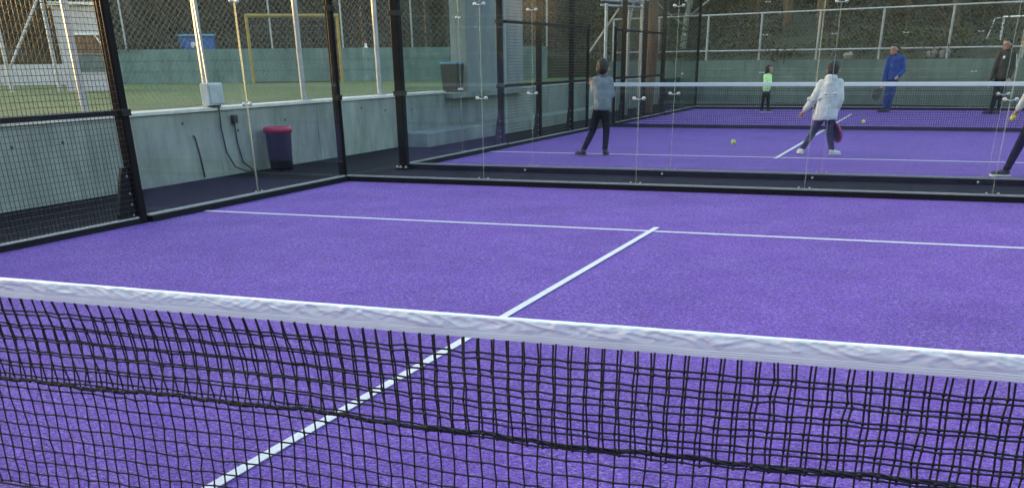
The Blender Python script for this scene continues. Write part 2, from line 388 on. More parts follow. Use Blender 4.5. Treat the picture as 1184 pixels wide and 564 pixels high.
def post(x, y, H, label, group='black enclosure posts', gus=None, w=.05, base=None, plates=True):
    """square steel post; gus = (dx,dy) direction of the triangular gusset at its foot"""
    root = thing('enclosure_post', label, 'post', (x, y, 0), 0, group)
    mb = MB(); mb.bbox(-w, -w, .0, w, w, H, min(.015, w * .3), Matrix.Translation((x, y, 0))); mb.build('upright', M['brown_black'], root)
    if gus:
        dx, dy = gus; mb = MB(); T = .016; nx, ny = -dy, dx
        prof = [(.0, .02), (.24, .02), (.24, .10), (.15, .40), (.09, .52), (.0, .52)]
        vs = []
        for s in (-T, T):
            for (a, z) in prof: vs.append((x + dx * (w + .001 + a) + nx * s, y + dy * (w + .001 + a) + ny * s, z))
        n = len(prof)
        mb.add(vs, [tuple(range(n)), tuple(range(2 * n - 1, n - 1, -1))] + [(i, n + i, n + (i + 1) % n, (i + 1) % n) for i in range(n)])
        gp = mb.build('gusset', M['black'], root)
        for z in (.08, .18, .28, .44):
            for s in (-1, 1):
                b = MB(); b.ell((x + dx * (w + .05) + nx * s * .02, y + dy * (w + .05) + ny * s * .02, z), (.013, .013, .013), None, 8, 5); b.build('bolt', M['steel'], gp)
    for z in (1.0, 2.0):
        mb = MB(); mb.bbox(x - w - .012, y - w - .012, z - .03, x + w + .012, y + w + .012, z + .03, .004)
        if plates: mb.build('collar', M['black'], root)
    if base:
        mb = MB(); mb.box(x - .11, y - .09, .0, x + .11, y + .09, .018); mb.build('foot_plate', M['black'], root)
        for dx_, dy_ in ((-.09, -.06), (-.08, .02), (.06, -.075), (-.02, -.082)):
            mb = MB(); mb.lathe([(.026, .0), (.026, .004), (.015, .006), (.014, .022), (.006, .026)], (x + dx_, y + dy_, .018), 10); mb.build('anchor_bolt', M['steel'], root)
    return root

def mesh_fence(x, segs, label, rails=(1.0, 2.0, 3.0), H=4.0, cell=.05, wire=.0021, group='welded mesh fence panels'):
    root = thing('mesh_fence', label, 'mesh fence', (x, segs[0][0], 0), 0, group)
    mb = MB()
    for (y0, y1, h) in segs:
        yy = np.arange(y0, y1 + .001, cell)
        for y in yy: mb.tube([(x, y, .06), (x, y, h)], wire * 1.15, 8)
        for z in np.arange(.08, h, cell): mb.box(x + wire * .6, y0, z - wire, x + wire * 2.4, y1, z + wire)
    mb.build('wire_mesh', M['meshwire'], root, True)
    for (y0, y1, h) in segs:
        for z in rails:
            if z <= h:
                r_ = MB(); r_.bbox(x - .052, y0, z - .022, x - .012, y1, z + .022, .004); r_.build('rail', M['black'], root)
        r_ = MB(); r_.box(x - .05, y0, .0, x + .02, y1, .05); r_.build('sill', M['navy'], root)
        r_ = MB(); r_.box(x - .012, y0, .051, x + .006, y1, .066); r_.build('edge_strip', M['alu'], root)
    return root

SX = -5.0
# court 1
glass_wall('x', YB + .05, -5.0, 5.0, (-3, -1, 1, 3), -1, 'long clear glass back wall of the near court, with four joints', seal=.0062)
glass_wall('y', SX, 6.09, YB - .01, (8.03,), 1, 'glass side wall on the left of the near court, bin behind it', seal=.0095)
mesh_fence(SX, [(-6.0, 5.95, 4.0)], 'black square mesh fence at the left edge of the near court')
post(SX - .045, 6.02, 4, 'thick black steel post where near mesh meets side glass', gus=(0, -1), w=.055)
post(SX - .03, YB + .04, 4, 'dark corner post of the near court with a pale edge', w=.036)
post(SX - .11, YB + .12, 4, 'dark navy twin post just outside the near corner post', w=.030, plates=False)
for y in (3.97, 1.97, -.03, -2.03, -4.03): post(SX - .11, y, 4, 'black steel post behind the near side mesh', gus=(0, -1))
# court 2
glass_wall('x', Y2 - .05, -5.0, 5.0, (-3, -1, 1, 3), 1, 'clear glass end wall of the far court, facing the dark path', bolts=(-3.1, -1.1, .9, 2.9))
glass_wall('y', SX, Y2, Y2 + 3.95, (Y2 + 2,), 1, 'glass side wall at the near left of the far court')
glass_wall('y', SX, Y2 + 16.05, Y2 + 20, (Y2 + 18,), 1, 'glass side wall at the far left end of the far court')
glass_wall('x', Y2 + 20.05, -5.0, 5.0, (-3, -1, 1, 3), -1, 'clear glass end wall at the farthest end, before the teal wall')
glass_wall('y', 5.0, Y2 + 16.05, Y2 + 20, (Y2 + 18,), -1, 'glass side wall at the far right end of the far court')
mesh_fence(SX, [(Y2 + 4.05, Y2 + 8.9, 4.0)], 'black mesh fence left of the boy in grey, before the gate gap')
mesh_fence(SX, [(Y2 + 11.1, Y2 + 15.95, 4.0)], 'black mesh fence beyond the gate gap, left of the far net')
mesh_fence(5.0, [(Y2 + 11.1, Y2 + 15.95, 4.0)], 'black mesh fence on the right side of the far court')
post(SX - .02, Y2 - .10, 4, 'black corner post of the far court with silver anchor bolts', w=.062, base=True)
for dy, lab in ((4.0, 'black post between side glass and mesh, left of the boy in grey'), (6.0, 'black mesh post behind the boy in grey, nearer of two'),
                (8.0, 'black mesh post at the boy in grey, just before the gate'), (12.0, 'black post just beyond the gate by the far net end'),
                (14.0, 'black mesh post beside the sun-tinted trunk'), (16.0, 'black post where far mesh meets far side glass')):
    post(SX - .11, Y2 + dy, 4, lab, gus=(0, -1), w=.05)
for dy, lab in ((8.95, 'slim black gate post before the entrance gap'), (11.05, 'slim black gate post beyond the entrance gap')):
    post(SX - .05, Y2 + dy, 2.06, lab, w=.03, plates=False)
post(SX - .02, Y2 + 20.1, 4, 'slim black corner post at the far end of the far court', w=.04)

# ------------------------------------------------------------------ nets
def tape(name, x0, x1, y, zt, zb, thick, amp, parent, step=.05, sag=None, fine=None):
    """folded fabric band: front face, rounded top, back face; pressed creases run slantwise across its upper half"""
    xs = list(np.arange(x0, x1 + 1e-6, step))
    if fine: xs = [x for x in xs if x < fine[0] or x > fine[1]] + list(np.arange(fine[0], fine[1], .007))
    xs = np.array(sorted(xs)); n = len(xs) - 1; mb = MB()
    fr_ = [(-1, h) for h in np.linspace(0, .94, 20)]
    rows = fr_ + [(-.85, .97), (-.45, .995), (0, 1.0), (.45, .995), (.85, .97), (1, .9), (1, .6), (1, .3), (1, 0)]
    N3 = noise.noise; vs = []
    for (s, h) in rows:
        for x in xs:
            z = zb + (zt - zb) * h + (float(sag(x)) if sag else 0); yy = y + s * thick / 2 * (.55 + .45 * min(1, h * 1.6))
            if amp:
                w_ = min(1, max(0, (h - .30) / .25)) * (1 if h < .95 else .55)
                q = x + .05 * N3(Vector((x * 6, h * 2, 3)))
                a = 1 - abs(N3(Vector((q * 15 + h * 2.2, h * 1.3, 0)))) * 2.6      # ridges
                b = 1 - abs(N3(Vector((q * 34 - h * 3.0, h * 2.2, 7)))) * 2.6
                c_ = N3(Vector((x * 5, h * 1.5, 11)))
                f_ = (.75 * max(-.3, a) ** 2 + .45 * max(-.3, b) ** 2 + .6 * c_) * w_ + .12 * c_
                yy += s * amp * f_
                z += amp * (.12 * N3(Vector((x * 8, 0, 5))) + .10 * N3(Vector((x * 40, 0, 9)))) * h
            vs.append((x, yy, z))
    m = n + 1; fs = []
    for i in range(len(rows) - 1):
        for k in range(n): fs.append((i * m + k, i * m + k + 1, (i + 1) * m + k + 1, (i + 1) * m + k))
    mb.add(vs, fs)
    return mb.build(name, M['tape'], parent, True)

def near_net():
    root = thing('tennis_net', 'black knotted net with creased white tape in the foreground', 'net', (0, 0, 0))
    sag = lambda xs: .012 * ((np.asarray(xs) - .9) / 1.7) ** 2 * .35 - .003
    tp = tape('top_tape', -4.95, 4.95, 0, .799, .736, .017, .0055, root, sag=lambda x: np.clip(sag(x), -.01, .03), fine=(-1.6, 3.4))
    # two stitched hems along the band
    st = MB()
    for z in (.743, .749, .755):
        xs = np.arange(-1.2, 3.4, .04); st.tube([(x, -.0135, z + float(np.clip(sag(x), -.01, .03)) + .0012 * math.sin(x * 23)) for x in xs], .0007, 4)
    st.build('stitching', M['tape'], tp)
    C = .0455
    rg = np.random.default_rng(3)
    def smooth_noise(n, k):
        a = rg.normal(size=n + 2 * k); ker = np.hanning(2 * k + 1); ker /= ker.sum(); b = np.convolve(a, ker, 'valid')[:n]; return b / (b.std() + 1e-9)
    COLW = smooth_noise(260, 6); BOW = smooth_noise(260, 25); JIT = rg.normal(size=(2, 260, 40))
    def layer(name, y, ztop, zbot, dx, dz, lean, r):
        nx = int(9.8 / C); nz = int(round((ztop - zbot) / C))
        X = np.zeros((nx + 1, nz + 1)); Z = np.zeros_like(X); Yv = np.zeros_like(X)
        colw = COLW[:nx + 1]; bow = BOW[:nx + 1]; JX = JIT[0]; JZ = JIT[1]
        for i in range(nx + 1):
            for k in range(nz + 1):
                q = k / nz
                X[i, k] = -4.9 + i * C + dx + lean * q * .02 + colw[i] * .0036 * math.sin((ztop - zbot) * q * 4.2) + JX[i, k] * .0014 + rg.normal() * .0008
                Z[i, k] = ztop - (ztop - zbot) * q + dz + colw[i] * .002 * q + bow[i] * .006 * q + JZ[i, k] * .0013 + rg.normal() * .0008
                Yv[i, k] = y + bow[i] * .016 * math.sin(q * 3.0) + rg.normal() * .0016
            Z[i, 0] = ztop
        mb = MB()
        for i in range(nx + 1): mb.tube([(X[i, k], Yv[i, k], Z[i, k]) for k in range(nz + 1)], r, 5, False)
        for k in range(1, nz + 1): mb.tube([(X[i, k], Yv[i, k], Z[i, k]) for i in range(nx + 1)], r, 5, False)
        for i in range(nx + 1):
            if -1.3 < X[i, 0] < 3.4:
                for k in range(1, nz + 1):
                    if rg.random() < .9: mb.ell((X[i, k], Yv[i, k], Z[i, k]), (r * 2.0, r * 1.8, r * 2.2), None, 6, 4)
        mb.build(name, M['cord'], root, True)
    layer('netting', .004, .737, .045, 0, 0, .3, .0029)
    layer('folded_netting', -.012, .737, .462, .0125, -.0105, .25, .0029)
    # the thick bundled cord along the fold
    mb = MB(); xs = np.arange(-4.9, 4.9, .015)
    for s in range(3):
        pts = []
        for x in xs:
            a = x * 38 + s * 2.1
            pts.append((x, -.010 + .0042 * math.cos(a), .461 + .0042 * math.sin(a) + .006 * math.sin(x * 3.1) + .004 * math.sin(x * 11.3) + .0025 * math.sin(x * 41)))
        mb.tube(pts, .0034, 5)
    for x in np.arange(-1.2, 3.2, C):
        mb.ell((x + rng.normal() * .004, -.012, .461 + .006 * math.sin(x * 3.1) + .004 * math.sin(x * 11.3)), (.008, .007, .0075), None, 7, 5)
    mb.build('fold_cord', M['cord'], root, True)
    mb = MB(); mb.tube([(-4.9, 0, .045), (4.9, 0, .045)], .004); mb.build('bottom_cord', M['cord'], root)
    for s in (-1, 1):
        p = MB(); p.tube([(s * 4.98, 0, 0), (s * 4.98, 0, .9)], .04, 12); p.build('net_post', M['black'], root)
near_net()

def far_net():
    y = Y2 + 10
    root = thing('tennis_net', 'fine black net with white tape across the far court', 'net', (0, y, 0))
    tape('top_tape', -4.85, 4.85, y, .93, .855, .02, 0, root, .2)
    mb = MB()
    for x in np.arange(-4.85, 4.86, .045): mb.box(x - .0036, y - .0036, .08, x + .0036, y + .0036, .86)
    for z in np.arange(.09, .86, .045): mb.box(-4.85, y - .0045, z - .003, 4.85, y - .0031, z + .003)
    mb.build('netting', M['cord'], root)
    mb = MB(); mb.box(-4.85, y - .008, .015, 4.85, y + .008, .085); mb.build('bottom_band', M['cord'], root)
    for s in (-1, 1):
        p = MB(); p.tube([(s * 4.9, y, 0), (s * 4.9, y, .95)], .04, 12); p.tube([(s * 4.9, y, .95), (s * 4.9, y, .96)], .045, 12); p.build('net_post', M['black'], root)
far_net()

# ------------------------------------------------------------------ left side: retaining wall, pitch, fences
def wall_prism(mb, p0, p1, th, z0, z1):
    p0 = Vector((*p0, 0)); p1 = Vector((*p1, 0)); t = (p1 - p0).normalized(); n = Vector((-t.y, t.x, 0)) * th
    vs = [p0, p1, p1 + n, p0 + n]; vs = [(v.x, v.y, z0) for v in vs] + [(v.x, v.y, z1) for v in vs]
    mb.add(vs, [(3, 2, 1, 0), (4, 5, 6, 7), (0, 1, 5, 4), (1, 2, 6, 5), (2, 3, 7, 6), (3, 0, 4, 7)])
rw = thing('retaining_wall', 'low grey green concrete wall with pale coping beside the courts', 'wall', (-7.1, 10, 0))
mb = MB(); mb.box(-7.34, -14, -.02, -7.08, 36, .83); mb.build('wall', M['conc'], rw)
mb = MB(); mb.bbox(-7.36, -14, .832, -7.05, 17.8, .872, .008); mb.build('coping', M['cap'], rw)
mb = MB()
for y in np.arange(-2, 17, 1.15):
    if rng.random() < .8: mb.lathe([(.020, -.004), (.020, .004)], (-7.078, y + rng.normal() * .2, .66 + rng.normal() * .05), 8, Matrix.Rotation(R(90), 3, 'Y'))
mb.build('tie_hole', M['dgrey'], rw)
mb = MB()
for y in (4.0, 12.9): mb.box(-7.079, y - .003, 0, -7.0775, y + .003, .83)
mb.build('board_joint', M['dgrey'], rw)
mb = MB(); mb.bbox(-7.07, 15.75, -.01, -6.5, 27, .235, .02)
tag(mb.build('concrete_ledge', M['conc']), 'low concrete ledge at the foot of the wall behind the glass', 'ledge')
cp = thing('rendered_pillar', 'tall broad blue grey rendered pillar standing on the wall behind the glass', 'pillar', (-7.15, 20, .7))
mb = MB(); mb.bbox(-7.34, 18.75, .84, -6.98, 22.0, 4.4, .01); mb.build('slab', M['panelc'], cp)
mb = MB(); mb.bbox(-7.36, 17.82, .735, -6.88, 22.05, .838, .012); mb.build('lip', M['conc'], cp)
# bin on the wall
wb = thing('wheelie_bin', 'dark grey bin with a pale blue lid standing by the tall panel', 'bin', (-7.2, 18.3, .84))
Mx = Matrix.Translation((-7.16, 18.40, .84))
mb = MB(); mb.add([Mx @ Vector(p) for p in [(-.15, -.16, 0), (.15, -.16, 0), (.15, .16, 0), (-.15, .16, 0), (-.18, -.19, .50), (.18, -.19, .50), (.18, .19, .50), (-.18, .19, .50)]],
       [(3, 2, 1, 0), (0, 1, 5, 4), (1, 2, 6, 5), (2, 3, 7, 6), (3, 0, 4, 7), (4, 5, 6, 7)]); mb.build('body', M['dgrey'], wb)
mb = MB(); mb.bbox(-.19, -.20, .502, .19, .20, .545, .015, Mx); mb.build('lid', M['bluelid'], wb)
mb = MB()
for z in (.12, .22, .32, .42): mb.box(-.185, -.192, z, .187, .192, z + .012, Mx)
mb.build('rib', M['dgrey'], wb)

# raised pitch
mb = MB(); mb.add([(-60, -30, .755), (-7.3, -30, .755), (-7.3, 46, .755), (-60, 46, .755)], [(0, 1, 2, 3)])
structure(mb.build('pitch', M['field']), 'worn green sports pitch beyond the low wall', 'pitch')
mb = MB(); mb.add([(-9.2, 5, .7595), (-9.08, 5, .7595), (-9.08, 26, .7595), (-9.2, 26, .7595)], [(0, 1, 2, 3)])
structure(mb.build('pitch_line', M['line']), 'faded white touchline of the green pitch', 'line')
PA, PB, PC = Vector((-27.2, 30.1)), Vector((-19.1, 34.9)), Vector((-12.4, 38.9))
fw = thing('pitch_wall', 'pale teal concrete wall along the far side of the pitch', 'wall', (PB.x, PB.y, .75))
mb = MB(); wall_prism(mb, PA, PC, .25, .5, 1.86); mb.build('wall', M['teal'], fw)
mb = MB(); nrm = Vector((PB.y - PA.y, PA.x - PB.x)).normalized()
for z in (1.13, 1.48): wall_prism(mb, PA + nrm * .012, PC + nrm * .012, .011, z, z + .018)
mb.build('board_joint', M['teal2'], fw)
lw = thing('boundary_wall', 'low lilac grey wall at the left end of the pitch', 'wall', (-30, 20, .75))
mb = MB(); wall_prism(mb, (-52, 14), (PA.x - .02, PA.y), .25, .5, 1.42); mb.build('wall', M['hut'], lw)
# chain link fence on the far wall
def chain_fence(name, p0, p1, z0, z1, npost, label, cell=.14, wr=.0035, mpost='galv', rails=(), pr=.035, group=None, extra=0):
    root = thing(name, label, 'fence', (p0[0], p0[1], z0), 0, group)
    p0 = Vector(p0); p1 = Vector(p1); L_ = (p1 - p0).length; t = (p1 - p0) / L_
    P3 = lambda a, z: (p0.x + t.x * a, p0.y + t.y * a, z)
    H = z1 - z0; mb = MB()
    k = -H
    while k < L_:
        for sgn in (1, -1):
            a0, a1, b0, b1 = k, k + H, z0, z1
            if a0 < 0: b0 = z0 - a0; a0 = 0
            if a1 > L_: b1 = z1 - (a1 - L_); a1 = L_
            if a1 > a0 and b1 > b0:
                q0, q1 = (b0, b1) if sgn > 0 else (z0 + z1 - b0, z0 + z1 - b1)
                mb.tube([P3(a0, q0), P3(a1, q1)], wr, 3, False)
        k += cell * 1.414
    mb.build('netting', M['wire'], root)
    for i in range(npost):
        a = L_ * i / (npost - 1); q = MB(); q.tube([P3(a, z0 - .3), P3(a, z1 + extra)], pr, 10); q.build('post', M[mpost], root)
    for z in rails:
        q = MB(); q.tube([P3(0, z), P3(L_, z)], .028, 8); q.build('rail', M[mpost], root)
    return root
u = (PC - PA).normalized(); bk = Vector((-u.y, u.x)) * .12
chain_fence('chain_link_fence', PA + bk - u * 1.0, PC + bk, 1.87, 5.6, 8, 'tall chain link fence on the pale teal pitch wall', .16, .004)
# tall ball-stop fence on the retaining wall
bf = thing('ball_stop_fence', 'tall grey poles with ball netting standing on the low wall', 'fence', (-7.2, 8, .87))
ys = [-2.2, .3, 2.8, 5.3, 7.9, 10.28, 12.75, 15.3]
for y in ys:
    mb = MB(); mb.tube([(-7.20, y, .872), (-7.20, y, 6.0)], .042, 12); mb.box(-7.29, y - .08, .872, -7.11, y + .08, .885); mb.build('pole', M['galv'], bf)
mb = MB(); z0, z1, a_, b_ = .90, 5.9, -2.2, 17.7; H = z1 - z0; k = a_ - H
while k < b_:
    for sgn in (1, -1):
        p, q, e0, e1 = k, k + H, z0, z1
        if p < a_: e0 += a_ - p; p = a_
        if q > b_: e1 -= q - b_; q = b_
        if q > p and e1 > e0:
            c0, c1 = (e0, e1) if sgn > 0 else (z0 + z1 - e0, z0 + z1 - e1)
            mb.tube([(-7.25, p, c0), (-7.25, q, c1)], .0014, 3, False)
    k += .075 * 1.414
mb.build('netting', M['wire'], bf)
mb = MB(); mb.tube([(-7.24, -2.2, .905), (-7.24, 17.7, .905)], .006, 6); mb.build('base_cable', M['wire'], bf)
# junction box
jb = thing('junction_box', 'grey electrical box fixed to a pole above the low wall', 'electrical box', (-7.1, 10.25, .9))
mb = MB(); mb.bbox(-7.155, 10.08, .90, -7.02, 10.42, 1.17, .012); mb.build('casing', M['box'], jb)
mb = MB(); mb.bbox(-7.019, 10.10, .92, -7.008, 10.40, 1.15, .006); mb.build('cover', M['box'], jb)
mb = MB(); mb.tube([(-7.09, 10.18, 1.171), (-7.11, 10.19, 1.6), (-7.145, 10.2, 2.4), (-7.145, 10.2, 5)], .012, 6); mb.build('conduit', M['galv'], jb)
mb = MB(); mb.box(-7.12, 10.17, .872, -7.04, 10.34, .899); mb.build('gland', M['dgrey'], jb)
def cable(pts, lab, r=.011):
    mb = MB(); mb.tube(pts, r, 6); tag(mb.build('power_cable', M['dgrey'], None, True), lab, 'cable', 'dark cables hanging on the low wall')
cable([(-7.03, 10.28, .88), (-7.055, 10.30, .60), (-7.05, 10.34, .30), (-7.02, 10.45, .10), (-6.98, 10.66, .02), (-6.94, 10.9, .012)], 'dark cable dropping from the electrical box and curling at its foot')
cable([(-7.055, 10.62, .66), (-7.06, 10.64, .4), (-7.05, 10.7, .14), (-7.0, 10.85, .02)], 'short dark cable from the small socket near the bin')
cable([(-7.055, 9.66, .55), (-7.06, 9.70, .53), (-7.06, 9.75, .3), (-7.04, 9.76, .02)], 'dark cable left of the electrical box, bent at its top')
so_ = MB(); so_.bbox(-7.075, 10.57, .655, -7.02, 10.68, .76, .01); tag(so_.build('wall_socket', M['dgrey']), 'small dark socket on the low wall between cables', 'socket')
# rubbish bin
rb = thing('rubbish_bin', 'dark violet lined bin with crimson rim against the low wall', 'bin', (-6.80, 11.30, 0))
mb = MB()
prof = [(.155, 0), (.165, .03), (.175, .2), (.182, .35), (.190, .50)]
n = 28; vs = []; fs = []
for i, (r_, z) in enumerate(prof):
    for k in range(n):
        t = 2 * math.pi * k / n; q = r_ * (1 + .02 * math.sin(5 * t + z * 9) + .012 * math.sin(11 * t - z * 14)); vs.append((-6.80 + q * math.cos(t), 11.30 + q * math.sin(t), z))
for i in range(len(prof) - 1):
    for k in range(n): fs.append((i * n + k, i * n + (k + 1) % n, (i + 1) * n + (k + 1) % n, (i + 1) * n + k))
fs.append(tuple(range(n - 1, -1, -1))); mb.add(vs, fs); mb.build('bin_liner', M['bag'], rb, True)
mb = MB(); mb.lathe([(.188, .495), (.212, .50), (.214, .545), (.198, .572), (.176, .575), (.168, .55), (.160, .50)], (-6.80, 11.30, 0), 28); mb.build('rim', M['red'], rb, True)

# goals
def goal(loc, rz, w_, h_, dp, m1, label, netc=None, r=.04, name='goal'):
    root = thing(name, label, 'goal', loc, rz)
    MW = root.matrix_world
    T = lambda p: MW @ Vector(p)
    mb = MB(); mb.tube([T((-w_ / 2, 0, 0)), T((-w_ / 2, 0, h_)), ], r, 8); mb.tube([T((w_ / 2, 0, 0)), T((w_ / 2, 0, h_))], r, 8)
    mb.tube([T((-w_ / 2 - r, 0, h_ + .0)), T((w_ / 2 + r, 0, h_))], r * 1.02, 8); mb.build('frame', m1, root)
    mb = MB()
    for s in (-1, 1):
        mb.tube([T((s * w_ / 2, 0, h_ - .02)), T((s * w_ / 2, dp * .5, h_ - .04)), T((s * w_ / 2, dp, 0.02))], r * .6, 6)
        mb.tube([T((s * w_ / 2, 0, .03)), T((s * w_ / 2, dp, .03))], r * .6, 6)
    mb.tube([T((-w_ / 2, dp, .03)), T((w_ / 2, dp, .03))], r * .35, 6); mb.build('stay', m1 if m1 is not M['yellow'] else M['bark'], root)
    mb = MB()
    for x in np.arange(-w_ / 2, w_ / 2 + .01, .12): mb.tube([T((x, 0, h_)), T((x, dp * .5, h_ - .05)), T((x, dp, .03))], .004, 3, False)
    for q in np.arange(0, 1.01, .06):
        p = Vector((0, dp * .5 * min(1, q * 3), h_ - .05 * min(1, q * 3))) if q < .33 else Vector((0, dp * (.5 + .5 * (q - .33) / .67), (h_ - .05) * (1 - (q - .33) / .67) + .03))
        mb.tube([T((-w_ / 2, p.y, p.z)), T((w_ / 2, p.y, p.z))], .004, 3, False)
    mb.build('goal_net', netc or M['wire'], root)
    return root
gd = math.atan2(2.44, 2.53)
goal((-19.0, 31.4, .755), .62, 3.05, 2.05, 1.0, M['yellow'], 'yellow goal with net on the green pitch', r=.055)
goal((5.1, 39.4, 1.3), 2.5, 3.2, 1.25, 1.0, M['white'], 'white goal frame behind the fence at the upper right', r=.035)
# hut and masts at left
ht = thing('hut', 'small pale lilac hut with white framed window behind the mesh on the left', 'hut', (-19.85, 22.15, .75), .742)
MW = ht.matrix_world
mb = MB(); mb.bbox(-.62, 0, 0, .62, 1.3, 2.05, .02, MW); mb.build('wall', M['hut'], ht)
mb = MB(); mb.bbox(-.70, -.10, 2.052, .70, 1.4, 2.13, .01, MW); mb.build('roof', M['cap'], ht)
mb = MB(); mb.box(-.30, -.020, .92, .50, -.004, 1.36, MW); wi = mb.build('window', M['bark_sun_tint'], ht)
mb = MB()
for (a0, b0, a1, b1) in ((-.34, 1.36, .54, 1.41), (-.34, .50, -.30, 1.36), (.50, .50, .54, 1.36)): mb.box(a0, -.035, b0, a1, -.006, b1, MW)
mb.tube([MW @ Vector((.30, -.05, 1.40)), MW @ Vector((.72, -.30, .70))], .018, 6)
mb.build('frame', M['white'], wi)
mb = MB(); mb.box(-.30, -.022, .48, .50, -.004, .90, MW); mb.build('lower_board', M['teal2'], ht)
def polething(name, pts, r, m, lab, cat, stay=None):
    root = thing(name, lab, cat, pts[0])
    mb = MB(); mb.tube(pts, r, 8); mb.build('pole', m, root)
    if stay: mb = MB(); mb.tube(stay, .035, 6); mb.build('stay', m, root)
polething('floodlight_pole', [(-21.15, 20.61, .755), (-21.15, 20.61, 7)], .05, M['galv'], 'thin pale pole at the far left with one slanting stay', 'pole', [(-21.1, 20.66, 1.34), (-20.0, 21.75, 3.75)])
polething('slim_mast', [(-20.45, 21.6, .755), (-20.45, 21.6, 7)], .05, M['galv'], 'grey mast left of the pale hut', 'pole')
# blue crate behind the teal wall
bc = thing('blue_crate', 'blue plastic crate standing above the teal pitch wall', 'crate', (-24.1, 32.8, 1.86), .53)
MW = bc.matrix_world
mb = MB(); mb.bbox(-.62, .02, 0, .62, .70, .42, .03, MW); mb.build('body', M['blue'], bc)
mb = MB(); mb.bbox(-.68, -.04, .421, .68, .76, .50, .03, MW); mb.build('lid', M['bluelid'], bc)
mb = MB(); mb.ell(MW @ Vector((-.15, .0, .14)), (.16, .03, .10)); mb.build('label_patch', M['white'], bc)
cn = thing('marker_cone', 'tiny red and white cone on top of the teal wall', 'cone', (-18.45, 35.45, 1.86))
mb = MB(); mb.lathe([(.09, 0), (.09, .015), (.05, .02), (.042, .14)], (-18.45, 35.45, 1.86), 10); mb.build('body', M['white'], cn)
mb = MB(); mb.lathe([(.043, .141), (.03, .22), (.014, .25)], (-18.45, 35.45, 1.86), 10); mb.build('tip', M['red'], cn)

# right hand wall with fence, oblique behind the far court
QA, QB = Vector((-11.6, 41.9)), Vector((14, 29.55))
tw = thing('end_wall', 'long deep teal concrete wall behind the far court', 'wall', (0, 36, 0))
qd = (QB - QA).normalized(); qn = Vector((qd.y, -qd.x))
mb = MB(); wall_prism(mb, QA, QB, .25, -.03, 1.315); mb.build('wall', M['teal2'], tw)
mb = MB()
for z in (.45, .78, 1.02): wall_prism(mb, QA + qn * .012, QB + qn * .012, .011, z, z + .03)
mb.build('board_joint', M['teal'], tw)
bq = Vector((-qd.y, qd.x)) * .12
fr = chain_fence('rail_fence', QA + bq + qd * 1.15, QA + bq + qd * (1.15 + 2.35 * 9), 1.32, 2.78, 10, 'pale railed wire fence on top of the deep teal wall', .11, .003, 'galv', (1.62, 2.78), .04)
def rock(x, y, z, s, lab):
    mb = MB(); mb.ell((0, 0, 0), (s, s * .8, s * .8)); o = mb.build('rock', M['rock'], None, True)
    for v in o.data.vertices: v.co *= 1 + .18 * math.sin(v.co.x * 31 + v.co.y * 17) + .12 * math.sin(v.co.z * 43)
    o.location = (x, y, z); tag(o, lab, 'rock')
rock(1.75, 35.75, 1.45, .17, 'pale brown stone behind the teal wall, left of a pair')
rock(2.15, 35.62, 1.46, .18, 'pale brown stone behind the teal wall, right of a pair')
rock(-.9, 36.8, 1.42, .16, 'pale stone behind the teal wall, above the man in blue')

# ------------------------------------------------------------------ hillside
poly = [(-52.2, 14.3), (-27.4, 30.5), (-13.2, 39.4), (-11.0, 42.0), (3.4, 35.2), (14, 30.1), (45, 15)]
pl = []
for i in range(len(poly) - 1):
    a, b = Vector(poly[i]), Vector(poly[i + 1]); n = max(2, int((b - a).length / 1.2))
    for k in range(n): pl.append(a.lerp(b, k / n))
pl.append(Vector(poly[-1]))
ss = [0, .6, 1.2, 2, 3, 4, 5, 6.5, 8, 10, 12, 15, 18, 22, 27, 33, 40, 50, 65, 90]
def hillz(p, s):
    rgt = min(1, max(0, (p.x + 16) / 6))
    base = 1.66 * (1 - rgt) + 1.24 * rgt
    k = .16 * (1 - rgt) + .13 * rgt
    return base + k * s + .0006 * s * s + .22 * math.sin(p.x * .45 + s * .31) * min(1, s / 4) + .12 * math.sin(p.x * 1.3 - s * .8 + p.y) * min(1, s / 3)
C0 = Vector((0, 4))
def hillp(b, s):
    q = b + (b - C0).normalized() * s; return Vector((q.x, q.y, hillz(q, s)))
mb = MB(); vs = [q for b in pl for q in [Vector((b.x, b.y, -.1))] + [hillp(b, s) for s in ss]]; m_ = len(ss) + 1; fs = []
for i in range(len(pl) - 1):
    for k in range(m_ - 1): fs.append((i * m_ + k, (i + 1) * m_ + k, (i + 1) * m_ + k + 1, i * m_ + k + 1))
mb.add(vs, fs)
structure(mb.build('hillside', M['hill'], None, True), 'brown and green slope rising behind the walls', 'hillside')

def leaves(center, rad, n, size, V, F, flat=.6):
    c = rng.normal(size=(n, 3)); c /= np.linalg.norm(c, axis=1)[:, None]
    rr = rng.random(n) ** .45
    c = c * rr[:, None] * np.array(rad) + np.array(center)
    a = rng.normal(size=(n, 3)); a /= np.linalg.norm(a, axis=1)[:, None]
    b = np.cross(a, rng.normal(size=(n, 3))); b /= np.linalg.norm(b, axis=1)[:, None]
    s = size * (.6 + .8 * rng.random(n))[:, None]
    o = sum(len(x) for x in V)
    q = np.stack([c - a * s, c - b * s * .5, c + a * s, c + b * s * .5], 1).reshape(-1, 3)
    V.append(q); F.append(np.arange(n * 4).reshape(-1, 4) + o)
def leafobj(name, V, F, m, parent=None):
    me = bpy.data.meshes.new(name); me.from_pydata(np.concatenate(V).tolist(), [], np.concatenate(F).tolist()); me.materials.append(m)
    o = bpy.data.objects.new(name, me); col.objects.link(o)
    if parent is not None: o.parent = parent; o.matrix_parent_inverse = parent.matrix_world.inverted()
    return o
